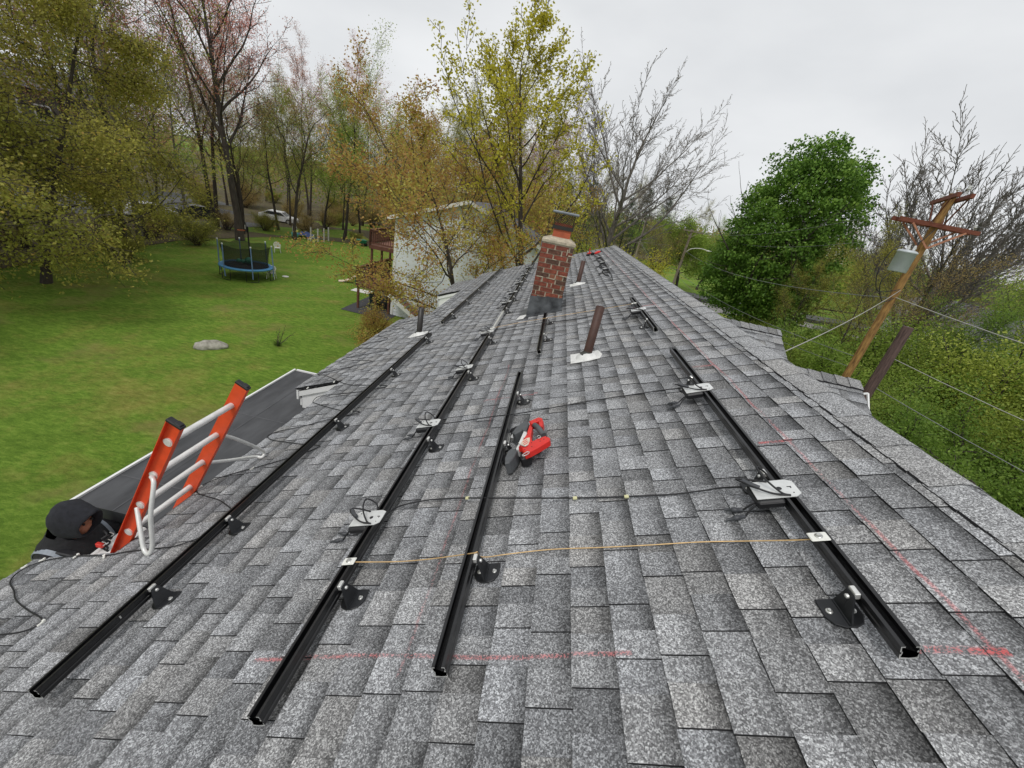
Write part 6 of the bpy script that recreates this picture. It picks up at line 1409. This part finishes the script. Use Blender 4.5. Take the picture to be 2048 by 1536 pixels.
# ------------------------------------------------------------------ utility poles and lines
PX, PY = 9.67, 15.02; PG = gz(PX, PY); AZ_ = 9.92; BZ_ = 10.68       # pole foot, lower and upper crossarm heights; pole and stub scaled about the camera
TM = Matrix.Translation((PX, PY, PG)); T = thing('utility_pole', 'tan wooden utility pole with red crossarms and a grey transformer can', 'utility pole', M=TM)
m = MB(); m.tube([(PX, PY, PG - .3), (PX, PY, 5), (PX, PY, 10.85)], [.145, .125, .105], 18); m.build('shaft', 'pole_wood', T, world=TM)
for q in (-.15, .15): m = MB(); m.bar((PX - 1.22, PY + q, AZ_), (PX + 1.22, PY + q, AZ_), .095, .12); m.build('crossarm', 'crossarm', T, world=TM)
dv = Vector((-.43, -.90, 0)); cN = Vector((PX, PY, BZ_)); nv = Vector((.90, -.43, 0))
for q in (-.15, .15): m = MB(); m.bar(cN + nv * q - dv * 1.22, cN + nv * q + dv * 1.22, .09, .12); m.build('crossarm', 'crossarm', T, world=TM)
for s_ in (-1, 1):
    for q in (-.20, .20): m = MB(); m.bar((PX + s_ * .82, PY + q, AZ_ - .06), (PX, PY + q * .8, AZ_ - .68), .03, .05); m.build('brace', 'brace_wood', T, world=TM)
    for q in (-.19, .19): m = MB(); m.bar(cN + nv * q + dv * s_ * .80 - Vector((0, 0, .06)), cN + nv * q * .8 - Vector((0, 0, .78)), .03, .045); m.build('brace', 'crossarm', T, world=TM)
for p in [(PX - 1.15, PY, AZ_ + .16), (PX - .75, PY, AZ_ + .16), (PX + .65, PY, AZ_ + .16), (PX + 1.13, PY, AZ_ + .16), tuple(cN + dv * 1.12 + Vector((0, 0, .17))), tuple(cN - dv * 1.12 + Vector((0, 0, .17))), (PX, PY - .05, 10.95)]:
    m = MB(); m.lathe([(.018, -.12), (.018, -.02), (.045, -.01), (.05, .02), (.03, .035), (.045, .05), (.04, .08), (.0, .09)], c=p, n=14); m.build('insulator', 'insulator', T, world=TM)
tc_ = Vector((9.02, 14.62, 8.40)); m = MB(); m.lathe([(0, 0), (.23, 0), (.25, .02), (.25, .58), (.27, .59), (.27, .63), (.22, .67), (0, .69)], c=tc_, n=26); tr = m.build('transformer', 'transformer_grey', T, world=TM)
for dx, dy in ((.02, -.05), (-.06, .08)): m = MB(); m.lathe([(.03, 0), (.045, .03), (.03, .05), (.045, .08), (.03, .10), (.04, .13), (.0, .17)], c=tc_ + Vector((dx + .08, dy, .68)), n=12); m.build('bushing', 'insulator', tr, world=TM)
for dz in (.52, .14): m = MB(); m.bar(tc_ + Vector((.18, .11, dz)), (PX - .08, PY - .05, tc_.z + dz), .05, .05); m.build('bracket', 'steel', tr, world=TM)
for pl in ([tc_ + Vector((-.05, .05, .85)), tc_ + Vector((-.42, .05, .6)), tc_ + Vector((-.52, .0, -.1)), tc_ + Vector((-.25, .0, -.65)), tc_ + Vector((.25, .1, -.6)), (PX - .06, PY - .15, 7.9)], [tc_ + Vector((.1, -.05, .85)), tc_ + Vector((.28, -.05, 1.2)), (PX - .08, PY - .16, 9.8)], [tc_ + Vector((-.1, -.1, .1)), tc_ + Vector((-.34, -.1, -.4)), tc_ + Vector((.05, -.05, -.95)), (PX - .06, PY - .14, 7.6)]):
    m = MB(); m.tube(smooth_path(pl, 6), .014, 6); m.build('lead_wire', 'black_plastic', T, world=TM)
SX, SY = 8.92, 12.90
m = MB(); m.tube([(SX, SY, .7), (SX, SY, 6.97)], [.16, .135], 18); o = m.build('pole_stub', 'pole_old'); tag(o, 'cut-off weathered brown pole stub standing beside the tan utility pole', 'pole')
QX, QY = 10.6, 43.0; TM = Matrix.Translation((QX, QY, 1)); T = thing('utility_pole', 'distant pale utility pole with a curved street lamp arm beyond the ridge', 'utility pole', M=TM)
m = MB(); m.tube([(QX, QY, .5), (QX, QY, 8.85)], [.14, .11], 14); m.build('shaft', 'pole_far', T, world=TM)
m = MB(); m.bar((9.7, QY - .4, 8.72), (11.85, QY + .3, 8.72), .10, .12); m.build('crossarm', 'pole_far', T, world=TM)
for x in (9.95, 11.3): m = MB(); m.bar((x, QY - .25 if x < 10.6 else QY + .15, 8.66), (QX, QY - .12, 8.1), .04, .05); m.build('brace', 'pole_far', T, world=TM)
m = MB(); m.tube(smooth_path([(QX + .1, QY, 6.75), (QX + .5, QY, 7.15), (QX + 1.3, QY, 7.35), (QX + 2.1, QY + .1, 7.30)], 5), .035, 8); la = m.build('lamp_arm', 'plastic_white', T, world=TM); m = MB(); m.bbox((QX + 2.3, QY + .1, 7.27), (.55, .22, .12), .04); m.build('lamp_head', 'plastic_white', la, world=TM)
for x in (9.8, 11.75): m = MB(); m.lathe([(.03, -.1), (.06, 0), (.05, .06), (0, .1)], c=(x, QY + (x - 10.7) * .3, 8.9), n=10); m.build('insulator', 'insulator', T, world=TM)
RX, RY = 12.2, 76.0; TM = Matrix.Translation((RX, RY, gz(RX, RY))); T = thing('utility_pole', 'farthest small utility pole left of the street lamp pole', 'utility pole', M=TM); m = MB(); m.tube([(RX, RY, .5), (RX, RY, 9.6)], [.19, .14], 10); m.build('shaft', 'pole_far', T, world=TM); m = MB(); m.bar((11.1, RY, 9.4), (13.3, RY, 9.4), .12, .12); m.build('crossarm', 'pole_far', T, world=TM)
def wire(label, a, b, sag, r=.008, mt='wire', cat='power line', name='power_line'):
    a, b = Vector(a), Vector(b); pts = [a + (b - a) * t - Vector((0, 0, sag * 4 * t * (1 - t))) for t in [i / 16 for i in range(17)]]; TM = Matrix.Translation(a); m = MB(); m.tube(pts, r, 5); o = m.build(name, mt, None, world=TM); tag(o, label, cat, 'overhead wires on the poles')
wire('upper left wire from the transformer pole to the street lamp pole', (PX - 1.15, PY, AZ_ + .24), (9.8, QY - .3, 8.95), .75); wire('upper right wire from the transformer pole to the street lamp pole', (PX + 1.13, PY, AZ_ + .24), (11.75, QY + .3, 8.95), 1.05)
wire('thick black telephone cable from the transformer pole to the street lamp pole', (PX, PY - .1, 7.6), (QX, QY, 6.9), 0.75, .013); wire('lower telephone cable from the tan pole to the street lamp pole', (PX - .1, PY, 5.4), (QX, QY, 4.9), .55, .012)
wire('lowest cable from the tan pole toward the street lamp pole', (PX - .1, PY, 5.0), (QX, QY, 4.6), .8, .010)
wire('pale twisted service wire from the tan pole down to our far gable', (PX, PY - .13, 7.88), tuple(at(1565, 705, x=2.28)), .12, .010, 'wire_pale')
wire('upper wire from the street lamp pole to the farthest pole', (9.8, QY - .3, 8.95), (11.2, RY, 9.5), .8, .016); wire('lower cable from the street lamp pole to the farthest pole', (QX, QY, 5.0), (RX, RY, 6.0), .9, .02)
wire('bundled pale cable running right from the tan pole to the frame edge', (PX, PY - .1, 7.63), (19.4, -5.2, 8.33), .95, .013, 'wire_pale'); wire('pale cable from the pole stub out to the lower right frame edge', (SX, SY, 6.0), (19.4, -4.5, 6.1), .8, .010, 'wire_pale')
wire('dark cable crossing the bushes at lower right', (SX, SY, 5.0), (18.1, -4.0, 4.6), .7, .011); wire('upper wire from the transformer pole to the right frame edge', (PX + 1.15, PY, AZ_ + .2), (21.4, -7.8, 11.3), .9)
wire('second wire from the top crossarms to the right frame edge', tuple(cN - dv * 1.12 + Vector((0, 0, .2))), (23.3, -6.5, 11.9), .8)
